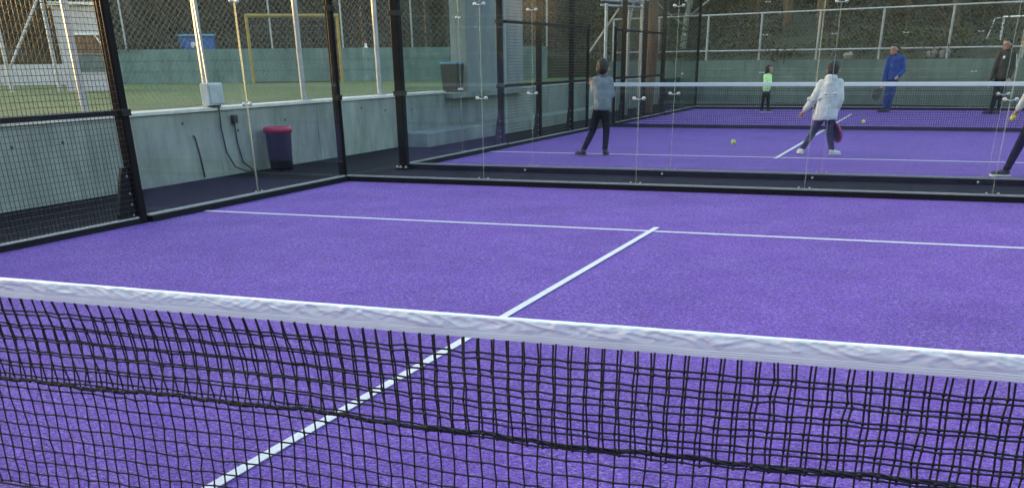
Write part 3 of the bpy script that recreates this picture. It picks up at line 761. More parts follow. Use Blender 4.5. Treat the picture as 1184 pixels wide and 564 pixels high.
# undergrowth and far wood, one mass each
V, F = [], []; tr = MB()
span = [(b, i) for i, b in enumerate(pl)]
def bear(p): return math.degrees(math.atan2(p.x - CAM.x, p.y - CAM.y))
for b in pl:
    br = bear(b)
    if br < -62 or br > 22: continue
    right = b.x > -12
    for k in range(46 if not right else 30):
        s = .3 + rng.random() ** 1.3 * (22 if not right else 40)
        if right and s < 15 and rng.random() < (.5 if s > 1.2 else .4): continue
        p = hillp(b + Vector((rng.normal() * .6, rng.normal() * .6)), s)
        h = (.25 + rng.random() * .5) if s < 1.5 else (.4 + rng.random() * (1.5 if not right else 1.2))
        leaves((p.x, p.y, p.z + h * .45), (.5 + rng.random() * .6, .5 + rng.random() * .6, h * .7), int(70 + h * 95), .048 + .0009 * s, V, F)
und = leafobj('undergrowth', V, F, M['under']); tag(und, 'dark brown green undergrowth covering the slope behind the walls', 'undergrowth', kind='stuff')
V, F = [], []; gV, gF = [], []
for b in pl:
    br = bear(b)
    if br < -64 or br > 24: continue
    right = b.x > -12
    for k in range(5):
        s = (8 if not right else 15) + rng.random() * 45
        p = hillp(b + Vector((rng.normal() * 1.2, rng.normal() * 1.2)), s)
        th = 3.5 + rng.random() * 5; lean = Vector((rng.normal() * .5, rng.normal() * .5, th))
        r_ = .07 + rng.random() * .12
        tr.tube([p - Vector((0, 0, .3)), p + lean * .5 + Vector((rng.normal() * .12, 0, 0)), p + lean], [r_, r_ * .75, r_ * .4], 6)
        for q in range(4):
            e = p + lean * (.55 + .13 * q); d_ = Vector((rng.normal(), rng.normal(), .5)) * (1.0 + rng.random())
            tr.tube([e, e + d_ * .6, e + d_], [r_ * .4, r_ * .25, .015], 4)
            leaves(e + d_ * .8, (1.1 + rng.random(), 1.1 + rng.random(), .8 + rng.random() * .5), 150, .10, V, F)
        for q in range(2):
            leaves(p + Vector((rng.normal() * .8, rng.normal() * .8, .8 + rng.random() * 2)), (.9, .9, .9), 45, .11, V, F)
    if right:
        for k in range(34):
            s = 1.5 + rng.random() * 16; p = hillp(b + Vector((rng.normal() * .6, rng.normal() * .6)), s)
            if math.sin(p.x * .9 + 1) + math.sin(s * .5) + rng.normal() * .5 > -.3:
                leaves((p.x, p.y, p.z + .05), (.6, .6, .08), 42, .05, gV, gF)
tag(leafobj('woods', V, F, M['leaf_warmed']), 'dark brown wood that closes off the view behind everything', 'woods', kind='stuff')
tw2 = tr.build('wood_trunks', M['bark'], None, True); tag(tw2, 'thin brown trunks and branches deep in the dark wood', 'woods', kind='stuff')
tag(leafobj('grass', gV, gF, M['grass']), 'rough grass on the slope above the deep teal wall', 'grass', kind='stuff')

# single trees one can tell apart
def tree(loc, h, r, m, lab, lean=(0, 0), crown=True, fork=False, lm='leaf', nl=1300, cr=1.7, cb=.55):
    root = thing('tree', lab, 'tree', loc, 0, 'trees on the slope')
    p = Vector(loc); T_ = p + Vector((lean[0], lean[1], h)); mb = MB()
    pts = [p - Vector((0, 0, .3))] + [p.lerp(T_, q) + Vector((.12 * math.sin(q * 7 + loc[0]), .1 * math.cos(q * 5), 0)) for q in (.0, .2, .4, .6, .8, 1)]
    mb.tube(pts, [r * 1.35, r * 1.15, r, r * .88, r * .7, r * .5, r * .25], 9)
    V, F = [], []
    for k in range(11):
        q = .45 + .05 * k if not fork else .15 + .07 * k
        e = p.lerp(T_, min(q, .97)); a = k * 2.4 + loc[0]; L_ = cr * (.6 + .5 * rng.random())
        d_ = Vector((math.cos(a), math.sin(a), .45 + .4 * rng.random())) * L_
        mb.tube([e, e + d_ * .5 + Vector((0, 0, -.08)), e + d_], [r * .42, r * .26, r * .08], 6)
        if crown and q > cb: leaves(e + d_ * .85, (cr * .55, cr * .55, cr * .4), nl // 11, .13, V, F)
    mb.build('trunk', m, root, True)
    if crown and V: leafobj('crown', V, F, M[lm], root)
def hp(x, y, dz=0):
    # ground height under a point behind the walls
    best = min(pl, key=lambda b: abs((Vector((x, y)) - C0).normalized().cross((b - C0).normalized())) if (b - C0).dot(Vector((x, y)) - C0) > 0 else 9)
    s = (Vector((x, y)) - C0).length - (best - C0).length
    return (x, y, hillz(Vector((x, y)), max(0, s)) + dz)
tree(hp(-8.7, 46.4), 5.5, .13, M['bark_pale'], 'pale forked bare tree on the grass slope, left end of the railed fence', (.5, 0), False, True)
tree(hp(-2.9, 46.0), 7, .22, M['bark_sun_tint'], 'brown trunk tinted orange like last sun, above the boy in white', (.3, 0))
tree(hp(-4.6, 47.5), 6.5, .20, M['bark_sun_tint'], 'red brown, sun-tinted trunk on the slope, above the child in mint green', (-.2, 0))
tree(hp(2.2, 43.0), 6.0, .12, M['bark'], 'slim dark trunk on the slope, right of the man in blue', (.2, 0))
tree(hp(-6.2, 50), 8, .2, M['bark'], 'dark broad crowned tree high on the grass slope', (.4, 0), lm='leaf_warmed')
tree(hp(.2, 50), 8, .19, M['bark'], 'dark tree high on the slope above the man in blue', (-.4, 0))
tree(hp(5.4, 44), 7, .16, M['bark'], 'dark leafy tree at the upper right corner', (.2, 0))
tree((-5.98, 29.4, -.03), 8.5, .17, M['bark_sun_tint'], 'tall brown trunk with painted sun tint standing left of the far net', (.25, .2), True, cb=.8)
tree(hp(-17.5, 40.5), 7.5, .15, M['bark'], 'dark leafy tree behind the pale teal pitch wall, near its right end', (.3, 0), lm='leaf')
tree(hp(-22.5, 37.5), 7, .14, M['bark'], 'dark leafy tree behind the yellow goal', (-.3, 0), lm='leaf_warmed')
tree(hp(-28.0, 34.0), 7, .14, M['bark'], 'olive leafy tree behind the blue crate', (.2, 0), lm='leaf_warmed')
tree(hp(-33.0, 31.0), 7, .15, M['bark'], 'dark leafy tree behind the pale hut', (.2, 0), lm='leaf')
# white frame and leaning poles by the gate
wf = thing('steel_frame', 'pale steel frame with a diagonal brace beyond the gate', 'frame', (-7.0, 27.6, .0))
mb = MB()
for (x, y, z1) in ((-6.55, 27.2, 2.72), (-6.05, 27.7, 2.66), (-5.75, 27.9, 4.2)): mb.tube([(x, y, -.02), (x, y, z1)], .045, 8)
mb.build('upright', M['galv'], wf)
mb = MB(); mb.tube([(-6.7, 27.15, 2.68), (-5.6, 27.95, 2.62)], .03, 8); mb.tube([(-6.7, 27.17, 2.80), (-5.6, 27.97, 2.74)], .03, 8); mb.build('top_bar', M['galv'], wf)
mb = MB(); mb.tube([(-7.0, 27.0, 1.5), (-6.0, 27.75, 3.05)], .026, 8); mb.build('brace', M['bark_pale'], wf)
lp = MB(); lp.tube([(-6.62, 29.2, -.02), (-6.5, 29.2, 2.0), (-6.1, 29.3, 4.2)], .03, 8)
tag(lp.build('leaning_pole', M['bark_pale']), 'thin pale pole leaning beside the sun-tinted trunk', 'pole')

# ------------------------------------------------------------------ unseen blocks added to the west to cut off the low sun
def blocker(x0, x1, y0, y1, z1, lab):
    root = thing('sun_blocker', lab, 'sun blocker', ((x0 + x1) / 2, (y0 + y1) / 2, -.03))
    mb = MB(); mb.box(x0, y0, -.03, x1, y1, z1 - .15); mb.build('wall', M['hut'], root)
    mb = MB(); mb.box(x0 - .3, y0 - .3, z1 - .148, x1 + .3, y1 + .3, z1); mb.build('roof', M['galv'], root)
    for y in np.arange(y0 + 2, y1 - 3, 5):
        q = MB(); q.box(x1 + .003, y, 1.2, x1 + .05, y + 2.4, 2.6); q.build('window', M['dgrey'], root)
SUNX, TAN = -62.0, math.tan(SUN_EL)
LINE = lambda z: z + (abs(SUNX) - 5) * TAN / math.cos(R(2))  # roof height chosen so the courts lie shaded below z
blocker(SUNX - 14, SUNX, -40, 13.4, LINE(1.15), 'added unseen long low hall beyond the pitch, west of the courts')
blocker(SUNX - 14, SUNX, 14.1, 26, LINE(2.0), 'added unseen middle hall, slightly taller than the long low one')
blocker(SUNX - 14, SUNX, 26.7, 38, LINE(2.8), 'added unseen taller hall at the north end of the long one')

# rising wooded ground behind the camera and to the east (seen in the panes)
vs = []; mb = MB(); rr = [26, 28, 31, 35, 42, 60]; zz = [-.06, .8, 2.5, 5.0, 8.0, 11.0]; A = np.radians(np.arange(62, 236, 4.0))
for a in A:
    for r_, z in zip(rr, zz): vs.append((2 + r_ * math.sin(a), 4 + r_ * math.cos(a) * 1.0, z + .5 * math.sin(a * 9 + r_)))
n_ = len(rr); mb.add(vs, [(i * n_ + k, i * n_ + k + 1, (i + 1) * n_ + k + 1, (i + 1) * n_ + k) for i in range(len(A) - 1) for k in range(n_ - 1)])
structure(mb.build('hillside', M['hill'], None, True), 'wooded bank behind the viewpoint', 'hillside')
V, F = [], []
for a in np.radians(np.arange(62, 236, 2.2)):
    for k in range(5):
        r_ = 27 + rng.random() * 16; z = np.interp(r_, rr, zz)
        leaves((2 + r_ * math.sin(a), 4 + r_ * math.cos(a), z + 2 + rng.random() * 4), (1.8, 1.8, 2.4), 80, .38, V, F)
tag(leafobj('woods', V, F, M['leaf']), 'dark green wood on the bank behind the viewpoint', 'woods', kind='stuff')

# ------------------------------------------------------------------ people
def voxel(mb, size, smooth=4):
    me = bpy.data.meshes.new('tmp'); me.from_pydata(mb.v, [], mb.f)
    o = bpy.data.objects.new('tmp', me); col.objects.link(o)
    m = o.modifiers.new('r', 'REMESH'); m.mode = 'VOXEL'; m.voxel_size = size; m.use_smooth_shade = True
    s = o.modifiers.new('s', 'SMOOTH'); s.factor = .5; s.iterations = smooth
    dg = bpy.context.evaluated_depsgraph_get(); out = bpy.data.meshes.new_from_object(o.evaluated_get(dg))
    bpy.data.objects.remove(o); bpy.data.meshes.remove(me); return out
def link(name, me, m, parent):
    me.materials.clear(); me.materials.append(m); me.name = name
    me.polygons.foreach_set('use_smooth', [True] * len(me.polygons))
    o = bpy.data.objects.new(name, me); col.objects.link(o); o.parent = parent; o.matrix_parent_inverse = parent.matrix_world.inverted(); return o

def person(loc, H, J, label, top, bottom, shoe, face=(0, 1), hood=False, long_hair=False, extras=None, puffy=1.0, sole='sole'):
    """J: joints (a, b, z) in metres; a = to the right of the picture, b = away from the camera, z up, all scaled by H."""
    p = Vector((loc[0], loc[1], 0)); fv = Vector((p.x - CAM.x, p.y - CAM.y, 0)).normalized(); rv = Vector((fv.y, -fv.x, 0))
    root = thing('person', label, 'person', p)
    W3 = lambda q: p + rv * q[0] * H + fv * q[1] * H + Vector((0, 0, q[2] * H))
    j = {k: W3(v) for k, v in J.items() if len(v) == 3}
    k_ = H
    fd = (rv * face[0] + fv * face[1]).normalized(); sd = Vector((fd.y, -fd.x, 0))    # face direction and the person's right
    hd = j['head']; hr = .064 * k_ * (1.16 if H < 1.45 else 1.0)
    Mh = Matrix((sd, fd, Vector((0, 0, 1)))).transposed()
    b = MB()
    b.ell(hd + Vector((0, 0, hr * .25)), (hr * .98, hr * 1.16, hr * 1.15), Mh, 18, 12)
    b.ell(hd + fd * hr * .28 - Vector((0, 0, hr * .45)), (hr * .76, hr * .82, hr * .88), Mh, 16, 10)
    b.ell(hd + fd * hr * 1.12 - Vector((0, 0, hr * .10)), (hr * .17, hr * .24, hr * .24), Mh, 8, 6)
    b.ell(hd + fd * hr * 1.0 - Vector((0, 0, hr * .58)), (hr * .30, hr * .13, hr * .12), Mh, 8, 6)
    for s in (-1, 1): b.ell(hd + sd * s * hr * .98 - Vector((0, 0, hr * .05)), (hr * .13, hr * .24, hr * .32), Mh, 8, 6)
    nk = j['neck']; b.cone(nk - Vector((0, 0, .02 * k_)), hd - Vector((0, 0, hr * .6)) - fd * hr * .1, .036 * k_, .034 * k_)
    ch = (j['shL'] + j['shR']) / 2 - Vector((0, 0, .09 * k_)); hp_ = (j['hipL'] + j['hipR']) / 2
    Mt = Matrix(((j['shR'] - j['shL']).normalized(), Vector((0, 0, 1)).cross((j['shR'] - j['shL']).normalized()), Vector((0, 0, 1)))).transposed()
    b.ell(ch, (.085 * k_, .050 * k_, .12 * k_), Mt); b.cone(ch, hp_, .050 * k_, .045 * k_)
    hands = {}
    for s in 'LR':
        sh, el, wr = j['sh' + s], j['el' + s], j['wr' + s]
        b.cone(sh, el, .027 * k_, .022 * k_); b.cone(el, wr, .022 * k_, .017 * k_)
        hdv = (wr - el).normalized(); ax = hdv.cross(fv); ax = ax.normalized() if ax.length > .1 else rv
        pl_ = hdv.cross(ax).normalized(); pc = wr + hdv * .042 * k_; hands[s] = (pc, hdv, ax)
        Mp = Matrix((ax, pl_, hdv)).transposed()
        b.ell(pc, (.024 * k_, .013 * k_, .034 * k_), Mp, 10, 8); b.cone(wr, pc, .016 * k_, .014 * k_, 8)
        for q, L_ in ((-1.5, .034), (-.5, .042), (.5, .040), (1.5, .030)):
            f0 = pc + hdv * .028 * k_ + ax * q * .0115 * k_; f1 = f0 + (hdv * .8 + pl_ * .45).normalized() * L_ * .55 * k_; f2 = f1 + (hdv * .35 + pl_ * .9).normalized() * L_ * .55 * k_
            b.tube([f0, f1, f2], [.0062 * k_, .0056 * k_, .0048 * k_], 7); b.ell(f2, (.005 * k_,) * 3, None, 7, 5)
        t0 = pc - hdv * .012 * k_ + ax * .02 * k_; t1 = t0 + (ax * .8 + hdv * .5 + pl_ * .4).normalized() * .024 * k_; t2 = t1 + (hdv * .8 + pl_ * .5).normalized() * .02 * k_
        b.tube([t0, t1, t2], [.0075 * k_, .0068 * k_, .0055 * k_], 7)
        hip, kn, an = j['hip' + s], j['kn' + s], j['an' + s]
        b.cone(hip, kn, .040 * k_, .030 * k_); b.cone(kn, an, .030 * k_, .022 * k_)
        fd2 = Vector((*J['toe' + s], 0)); tv = (rv * fd2.x + fv * fd2.y).normalized()
        b.cone(an - Vector((0, 0, .02 * k_)), an + tv * .06 * k_ - Vector((0, 0, .022 * k_)), .018 * k_, .014 * k_)
    link('body', voxel(b, .0062 * k_, 3), M['skin'], root)
    # eyes, brows and mouth
    for s in (-1, 1):
        e = MB(); e.ell(hd + fd * hr * 1.075 + sd * s * hr * .36 + Vector((0, 0, hr * .10)), (hr * .12, hr * .06, hr * .07), Mh, 8, 6); e.build('eye', M['hair'], root, True)
        e = MB(); e.ell(hd + fd * hr * 1.09 + sd * s * hr * .38 + Vector((0, 0, hr * .30)), (hr * .22, hr * .05, hr * .045), Mh, 8, 6); e.build('eyebrow', M['hair'], root, True)
    # hair
    h = MB(); up_ = Vector((0, 0, 1))
    h.ell(hd + up_ * hr * .48 - fd * hr * .16, (hr * 1.02, hr * 1.08, hr * .98), Mh, 18, 12)
    h.ell(hd - fd * hr * .42 + up_ * hr * .10, (hr * .92, hr * .80, hr * .88), Mh, 16, 10)
    h.ell(hd + fd * hr * .62 + up_ * hr * .92, (hr * .72, hr * .42, hr * .34), Mh, 12, 8)
    if long_hair:
        h.ell(hd - fd * hr * .55 - up_ * hr * .55, (hr * .95, hr * .65, hr * .95), Mh, 16, 10)
        for s in (-1, 1): h.ell(hd + sd * s * hr * .9 - up_ * hr * .25, (hr * .22, hr * .55, hr * .85), Mh, 10, 8)
    else:
        h.ell(hd - fd * hr * .62 - up_ * hr * .34, (hr * .60, hr * .42, hr * .42), Mh, 16, 10)
    for q in range(26):
        t = rng.random() * 6.28; z = .35 + .65 * rng.random(); c_ = math.sqrt(max(0, 1 - z * z))
        dv = sd * c_ * math.cos(t) + fd * (c_ * math.sin(t) - .1) + up_ * z
        h.ell(hd + up_ * hr * .45 - fd * hr * .14 + dv * hr * 1.02, (hr * .16,) * 3, None, 6, 5)
    link('hair', voxel(h, .009 * k_, 1), M['hair'], root)
    # jacket
    c = MB(); P_ = puffy
    hem = Vector(W3(J['hem'])); wv = (j['shR'] - j['shL']) * .5
    c.ell(ch + Vector((0, 0, .03 * k_)), (.112 * k_ * P_, .074 * k_ * P_, .125 * k_), Mt)
    c.ell(ch - Vector((0, 0, .06 * k_)), (.110 * k_ * P_, .078 * k_ * P_, .13 * k_), Mt)
    wid = J.get('hemw', (.105,))[0] * k_
    n = 18; rows = []
    mid = ch.lerp(hem, .5)
    vs = []
    for (cc, rx, ry) in ((ch, .108 * k_ * P_, .072 * k_ * P_), (mid, (.100 * k_ * P_ + wid) / 2 * 1.03, .080 * k_ * P_), (hem + Vector((0, 0, .03 * k_)), wid * 1.04, .084 * k_ * P_), (hem, wid * .96, .076 * k_ * P_)):
        for q in range(n):
            t = 2 * math.pi * q / n; wob = 1 + .03 * math.sin(3 * t + cc.z * 30)
            vs.append(cc + (Mt @ Vector((rx * math.cos(t), ry * math.sin(t), 0))) * wob)
    fs = [tuple(range(n)), tuple(range(4 * n - 1, 3 * n - 1, -1))]
    for i in range(3):
        for q in range(n): fs.append((i * n + q, (i + 1) * n + q, (i + 1) * n + (q + 1) % n, i * n + (q + 1) % n))
    c.add(vs, fs)
    c.cone(ch + Vector((0, 0, .05 * k_)), nk - Vector((0, 0, .005 * k_)), .075 * k_, .046 * k_)
    for s in 'LR':
        sh, el, wr = j['sh' + s], j['el' + s], j['wr' + s]
        c.cone(sh.lerp(ch, .12), sh, .05 * k_, .045 * k_ * P_)
        c.cone(sh, el, .044 * k_ * P_, .038 * k_ * P_); c.cone(el, wr.lerp(el, .06), .038 * k_ * P_, .026 * k_ * P_)
        for q in range(4):
            e_ = el.lerp(wr, .15 + .2 * q); c.ell(e_ + Vector((0, 0, -.004 * k_)), (.037 * k_ * P_ - .002 * q,) * 3, None, 10, 7)
    if hood:
        hb = nk - fd * .045 * k_ + Vector((0, 0, -.012 * k_))
        c.ell(hb, (.078 * k_, .05 * k_, .052 * k_), Mh); c.ell(hb - Vector((0, 0, .05 * k_)) - fd * .012 * k_, (.058 * k_, .042 * k_, .06 * k_), Mh)
    jk = link('jacket', voxel(c, .010 * k_, 3), M[top], root)
    q = MB(); q.tube([hem + Vector((0, 0, .004 * k_)) + Mt @ Vector((wid * .97 * math.cos(t), .078 * k_ * P_ * math.sin(t), 0)) for t in np.linspace(0, 2 * math.pi, 29)], .011 * k_, 8)
    hb_ = q.build('hem_band', M[top + '_rib'], root, True); hb_.parent = jk
    for s in 'LR':
        wr, el = j['wr' + s], j['el' + s]; dv = (wr - el).normalized()
        q = MB(); q.tube([wr - dv * .022 * k_, wr - dv * .004 * k_], .0245 * k_, 10); cf = q.build('cuff', M[top + '_rib'], root, True); cf.parent = jk
    q = MB(); cz = nk + Vector((0, 0, .004 * k_)); q.tube([cz + Mh @ Vector((.046 * k_ * math.cos(t), .044 * k_ * math.sin(t), .004 * k_ * math.sin(t))) for t in np.linspace(0, 2 * math.pi, 21)], .010 * k_, 8)
    cl_ = q.build('collar', M[top + '_rib'], root, True); cl_.parent = jk
    q = MB(); q.tube([ch.lerp(hem, z_) + fd * (.0745 + .006 * math.sin(3.1 * z_)) * k_ * P_ + Vector((0, 0, .06 * k_ * (1 - z_))) for z_ in np.linspace(0, 1, 9)], .004 * k_, 6); zp = q.build('zip', M['stripe'], root); zp.parent = jk
    # trousers
    t_ = MB()
    t_.ell(hp_ + Vector((0, 0, .02 * k_)), (.088 * k_, .07 * k_, .07 * k_), Mt)
    for s in 'LR':
        hip, kn, an = j['hip' + s], j['kn' + s], j['an' + s]
        t_.cone(hip, kn, .058 * k_, .042 * k_); t_.cone(kn, kn.lerp(an, .55), .042 * k_, .038 * k_); t_.cone(kn.lerp(an, .55), an, .038 * k_, .029 * k_)
        for q in range(3): t_.ell(kn.lerp(an, .5 + .2 * q), (.040 * k_, .040 * k_, .022 * k_), None, 10, 7)
    link('trousers', voxel(t_, .010 * k_, 3), M[bottom], root)
    for s in 'LR':
        an = j['an' + s]; fd2 = Vector((*J['toe' + s], 0)); tv = (rv * fd2.x + fv * fd2.y).normalized(); sv = Vector((tv.y, -tv.x, 0)); lift = max(0, J['an' + s][2] - .052) * k_
        Ms = Matrix((sv, tv, Vector((0, 0, 1)))).transposed(); o_ = Vector((an.x, an.y, lift))
        q = MB(); q.ell(o_ + tv * .012 * k_ + up_ * .034 * k_, (.030 * k_, .052 * k_, .030 * k_), Ms); q.ell(o_ + tv * .07 * k_ + up_ * .024 * k_, (.030 * k_, .058 * k_, .022 * k_), Ms); q.cone(o_ + up_ * .03 * k_, o_ + up_ * .062 * k_ - tv * .006 * k_, .028 * k_, .027 * k_)
        so2 = link('shoe', voxel(q, .007 * k_, 2), M[shoe], root)
        q = MB(); n = 16; vs = []
        for z in (.001, .016 * k_):
            for i in range(n):
                t = 2 * math.pi * i / n; vs.append(o_ + tv * (.043 + .093 * math.sin(t)) * k_ + sv * (.034 * math.cos(t) * (1 + .12 * math.sin(t))) * k_ + up_ * z)
        q.add(vs, [tuple(range(n - 1, -1, -1)), tuple(range(n, 2 * n))] + [(i, (i + 1) % n, n + (i + 1) % n, n + i) for i in range(n)])
        sl_ = q.build('sole', M[sole], so2)
    if extras: extras(root, j, k_, Mt, ch, hem, fd, fv, rv, jk)
    return root, hands, (rv, fv)

def racket(hand, dirv, nrm, label, m_face='racq', m_rim='magenta', L_=.46, Wd=.24, start=.0):
    """grip passes through the hand; dirv = from the grip towards the head"""
    dirv = Vector(dirv).normalized(); nrm = (Vector(nrm) - dirv * Vector(nrm).dot(dirv)).normalized(); sx = dirv.cross(nrm)
    o = Vector(hand) - dirv * .05
    root = thing('padel_racket', label, 'racket', o)
    g_ = MB(); g_.tube([o, o + dirv * .12, o + dirv * .15], [.016, .015, .018], 8); g_.build('grip', M['dgrey'], root)
    hc = o + dirv * (.16 + .145); n = 26
    def out(sc_): 
        return [hc + sx * (Wd / 2 * sc_ * math.sin(t) * (1 + .10 * math.cos(t))) + dirv * (.145 * sc_ * math.cos(t)) for t in [2 * math.pi * i / n for i in range(n)]]
    a = out(.90); q = MB(); q.add([v + nrm * .017 for v in a] + [v - nrm * .017 for v in a], [tuple(range(n)), tuple(range(2 * n - 1, n - 1, -1))] + [(i, n + i, n + (i + 1) % n, (i + 1) % n) for i in range(n)])
    fc = q.build('face', M[m_face], root)
    q = MB()
    for i in range(-3, 4):
        for k in range(-3, 4):
            if i * i + k * k < 11:
                c_ = hc + sx * i * .026 + dirv * k * .03
                q.tube([c_ - nrm * .0185, c_ + nrm * .0185], .006, 6)
    q.build('hole', M['dgrey'], fc)
    q = MB(); ring = out(.97); q.tube(ring + [ring[0]], .018, 8); q.build('frame', M[m_rim], root, True)
    q = MB()
    for s in (-1, 1): q.tube([o + dirv * .14, o + dirv * .165 + sx * s * .03, hc - dirv * .10 + sx * s * .07], .013, 6)
    q.build('throat', M[m_rim], root)
    return root
def ball(p, lab):
    mb = MB(); mb.ell((0, 0, 0), (.0335,) * 3, None, 20, 14); o = mb.build('tennis_ball', M['ball'], None, True); o.location = p; tag(o, lab, 'ball', 'yellow tennis balls')
    s_ = MB(); s_.tube([(.0333 * (math.cos(t) * .82 + .12 * math.cos(3 * t)), .0333 * (math.sin(t) * .82 - .12 * math.sin(3 * t)), .0333 * .55 * math.sin(2 * t)) for t in np.linspace(0, 6.2832, 40)], .0012, 4)
    sm = s_.build('seam', M['white']); sm.parent = o

# boy in grey, seen from behind
person((-2.86, 14.67), 1.37, dict(head=(.022, .0, .925), neck=(.025, 0, .855), shL=(-.058, .0, .810), shR=(.105, .0, .805), elL=(-.078, .06, .675), wrL=(-.105, .20, .755), elR=(.135, .05, .655), wrR=(.085, .18, .640),
        hem=(.022, 0, .500), hemw=(.100,), hipL=(-.030, 0, .500), hipR=(.055, 0, .500), knL=(-.085, .02, .270), knR=(.080, .02, .270), anL=(-.190, -.02, .062), anR=(.068, .0, .060), toeL=(-.7, .6), toeR=(.25, 1)),
       'boy in blue grey sweater and dark trousers stepping left, seen from behind', 'sweat', 'ntrous', 'shoe_d', face=(.25, .95), sole='shoe_d')
# boy in white jacket with racket
def stripe(root, j, k_, Mt, ch, hem, fd, fv, rv, jk):
    q = MB(); c = ch - Vector((0, 0, .05 * k_)); n = 40
    pts = [c + Mt @ Vector((.1245 * k_ * math.cos(t), .091 * k_ * math.sin(t), 0)) for t in np.linspace(math.pi * 1.1, math.pi * 1.9, n)] if (Mt @ Vector((0, 1, 0))).dot(fv) > 0 else [c + Mt @ Vector((.1245 * k_ * math.cos(t), .091 * k_ * math.sin(t), 0)) for t in np.linspace(math.pi * .1, math.pi * .9, n)]
    q.tube(pts, .006 * k_, 6); o = q.build('piping', M['stripe']); o.parent = jk
_, hands, (rv, fv) = person((.60, 15.69), 1.32, dict(head=(.03, 0, .920), neck=(.022, 0, .852), shL=(-.085, 0, .775), shR=(.115, 0, .785), elL=(-.165, -.01, .610), wrL=(-.255, .05, .490), elR=(.150, -.02, .610), wrR=(.108, .01, .470),
        hem=(.0, 0, .395), hemw=(.142,), hipL=(-.045, 0, .430), hipR=(.050, 0, .430), knL=(-.125, .03, .240), knR=(.075, .02, .230), anL=(-.235, .04, .060), anR=(.125, -.02, .056), toeL=(-.35, .9), toeR=(.75, .5)),
       'boy in white hooded jacket and navy trousers, seen from behind with a racket', 'whiteh', 'navytrous', 'shoe_w', face=(.15, .99), hood=True, extras=stripe, puffy=1.26)
pc, hv, ax = hands['R']
racket(pc, (rv * .30 - Vector((0, 0, .95)) + fv * .1), rv * .75 + fv * .6, 'dark racket with magenta rim hanging from the hand of the boy in white', Wd=.22)
# child in mint green
_, hands, (rv, fv) = person((-2.5, 29.87), 1.2, dict(head=(.02, 0, .915), neck=(.005, 0, .845), shL=(-.055, .05, .780), shR=(.060, -.05, .780), elL=(.010, .10, .640), wrL=(.135, .08, .600), elR=(.075, -.12, .640), wrR=(.165, -.06, .590),
        hem=(.0, 0, .455), hemw=(.100,), hipL=(-.045, .02, .470), hipR=(.045, -.02, .470), knL=(-.055, .0, .260), knR=(.060, .0, .260), anL=(-.080, .02, .055), anR=(.080, -.02, .055), toeL=(.5, -.7), toeR=(.8, -.5)),
       'child in neon mint green jacket facing right behind the far net', 'neon', 'ntrous', 'shoe_d', face=(.9, -.35), long_hair=True)
pc, hv, ax = hands['R']
racket(pc, (rv * .95 + Vector((0, 0, .10))), Vector((0, 0, 1)) + rv * .2, 'pale grey racket held out by the child in mint green', 'racq', 'white', Wd=.22)
# man in blue
_, hands, (rv, fv) = person((.88, 30.36), 1.68, dict(head=(-.03, -.02, .925), neck=(.000, 0, .845), shL=(-.095, -.01, .805), shR=(.115, .0, .805), elL=(-.125, -.03, .610), wrL=(-.145, -.06, .455), elR=(.160, -.01, .625), wrR=(.085, -.10, .545),
        hem=(.005, 0, .470), hemw=(.098,), hipL=(-.045, 0, .490), hipR=(.050, 0, .490), knL=(-.050, -.02, .270), knR=(.030, -.01, .270), anL=(-.070, -.02, .055), anR=(.005, .02, .055), toeL=(-.7, -.7), toeR=(-.5, -.8)),
       'man in bright blue tracksuit looking down behind the far net', 'cobalt', 'cobalt', 'shoe_d', face=(-.6, -.8), sole='shoe_d')
pc, hv, ax = hands['L']
racket(pc, (-rv * .35 - Vector((0, 0, .8)) - fv * .2), fv + rv * .3, 'dark racket hanging from the hand of the man in blue', 'racq', 'dgrey', Wd=.22)
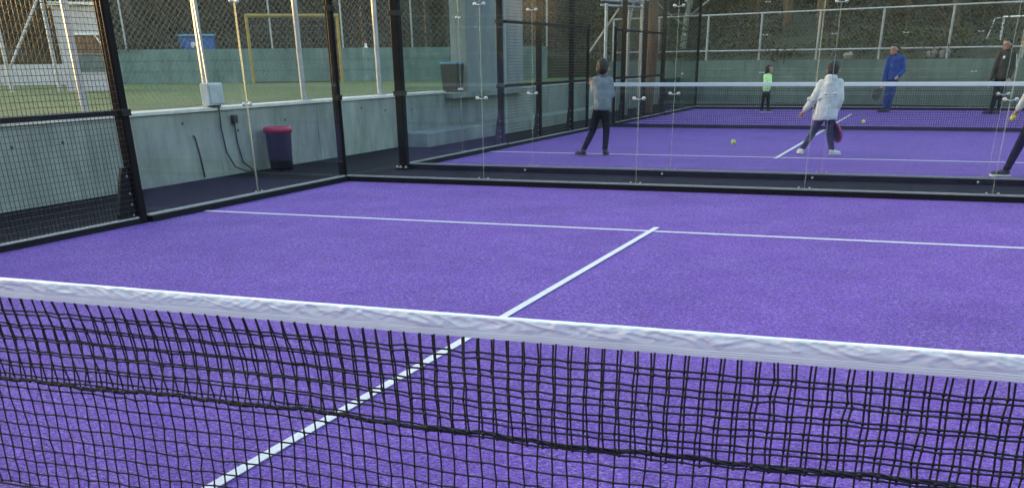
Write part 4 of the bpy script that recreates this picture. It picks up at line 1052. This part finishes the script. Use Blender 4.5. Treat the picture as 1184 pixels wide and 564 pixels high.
# young man in dark top
def patches(root, j, k_, Mt, ch, hem, fd, fv, rv, jk):
    for s in (-1, 1):
        q = MB(); q.ell(ch + fd * .077 * k_ + Vector((fd.y, -fd.x, 0)) * s * .048 * k_ + Vector((0, 0, .045 * k_)), (.018 * k_, .018 * k_, .022 * k_)); o = q.build('chest_patch', M['white'], None, True); o.parent = jk
    q = MB(); q.tube([j['shR'] + rv * .046 * k_ - fv * .01, j['shR'].lerp(j['elR'], .5) + rv * .044 * k_ - fv * .01, j['elR'] + rv * .038 * k_ - fv * .01], .008 * k_, 6); o = q.build('sleeve_stripe', M['white']); o.parent = jk
_, hands, (rv, fv) = person((3.66, 29.79), 1.78, dict(head=(.005, 0, .920), neck=(.020, 0, .845), shL=(-.075, -.03, .800), shR=(.105, .01, .800), elL=(-.110, -.04, .620), wrL=(-.135, -.05, .455), elR=(.135, .01, .625), wrR=(.110, -.06, .490),
        hem=(.015, 0, .470), hemw=(.094,), hipL=(-.035, 0, .490), hipR=(.055, 0, .490), knL=(-.035, -.01, .270), knR=(.050, 0, .270), anL=(-.055, -.02, .054), anR=(.050, .0, .054), toeL=(-.9, -.4), toeR=(-.6, -.7)),
       'young man in dark olive top with white chest patches at the far right', 'olive', 'ntrous', 'shoe_d', face=(-.75, -.65), extras=patches, sole='shoe_d')
# player at the right edge holding a ball
_, hands, (rv, fv) = person((3.54, 12.82), 1.45, dict(head=(.02, 0, .925), neck=(.0, 0, .850), shL=(-.100, .0, .790), shR=(.100, .02, .790), elL=(-.150, .02, .660), wrL=(-.205, .03, .545), elR=(.16, .06, .640), wrR=(.13, .2, .60),
        hem=(.0, 0, .480), hemw=(.105,), hipL=(-.045, 0, .500), hipR=(.050, 0, .500), knL=(-.130, .0, .275), knR=(.070, .02, .265), anL=(-.200, -.01, .056), anR=(.15, .02, .056), toeL=(-.95, .15), toeR=(.3, .9)),
       'player half cut by the right edge in pale sleeve and dark trousers holding a ball', 'whiteh', 'ntrous', 'shoe_d', face=(.0, 1))
pc, hv, ax = hands['L']
ball(pc + hv * .045 + rv * .012 - fv * .03, 'yellow ball held in the hand at the right edge')
ball((-.35, 12.9, .36), 'yellow ball bouncing over the near end of the far court')
ball((.95, 19.6, .30), 'yellow ball at the right tip of the far centre line')
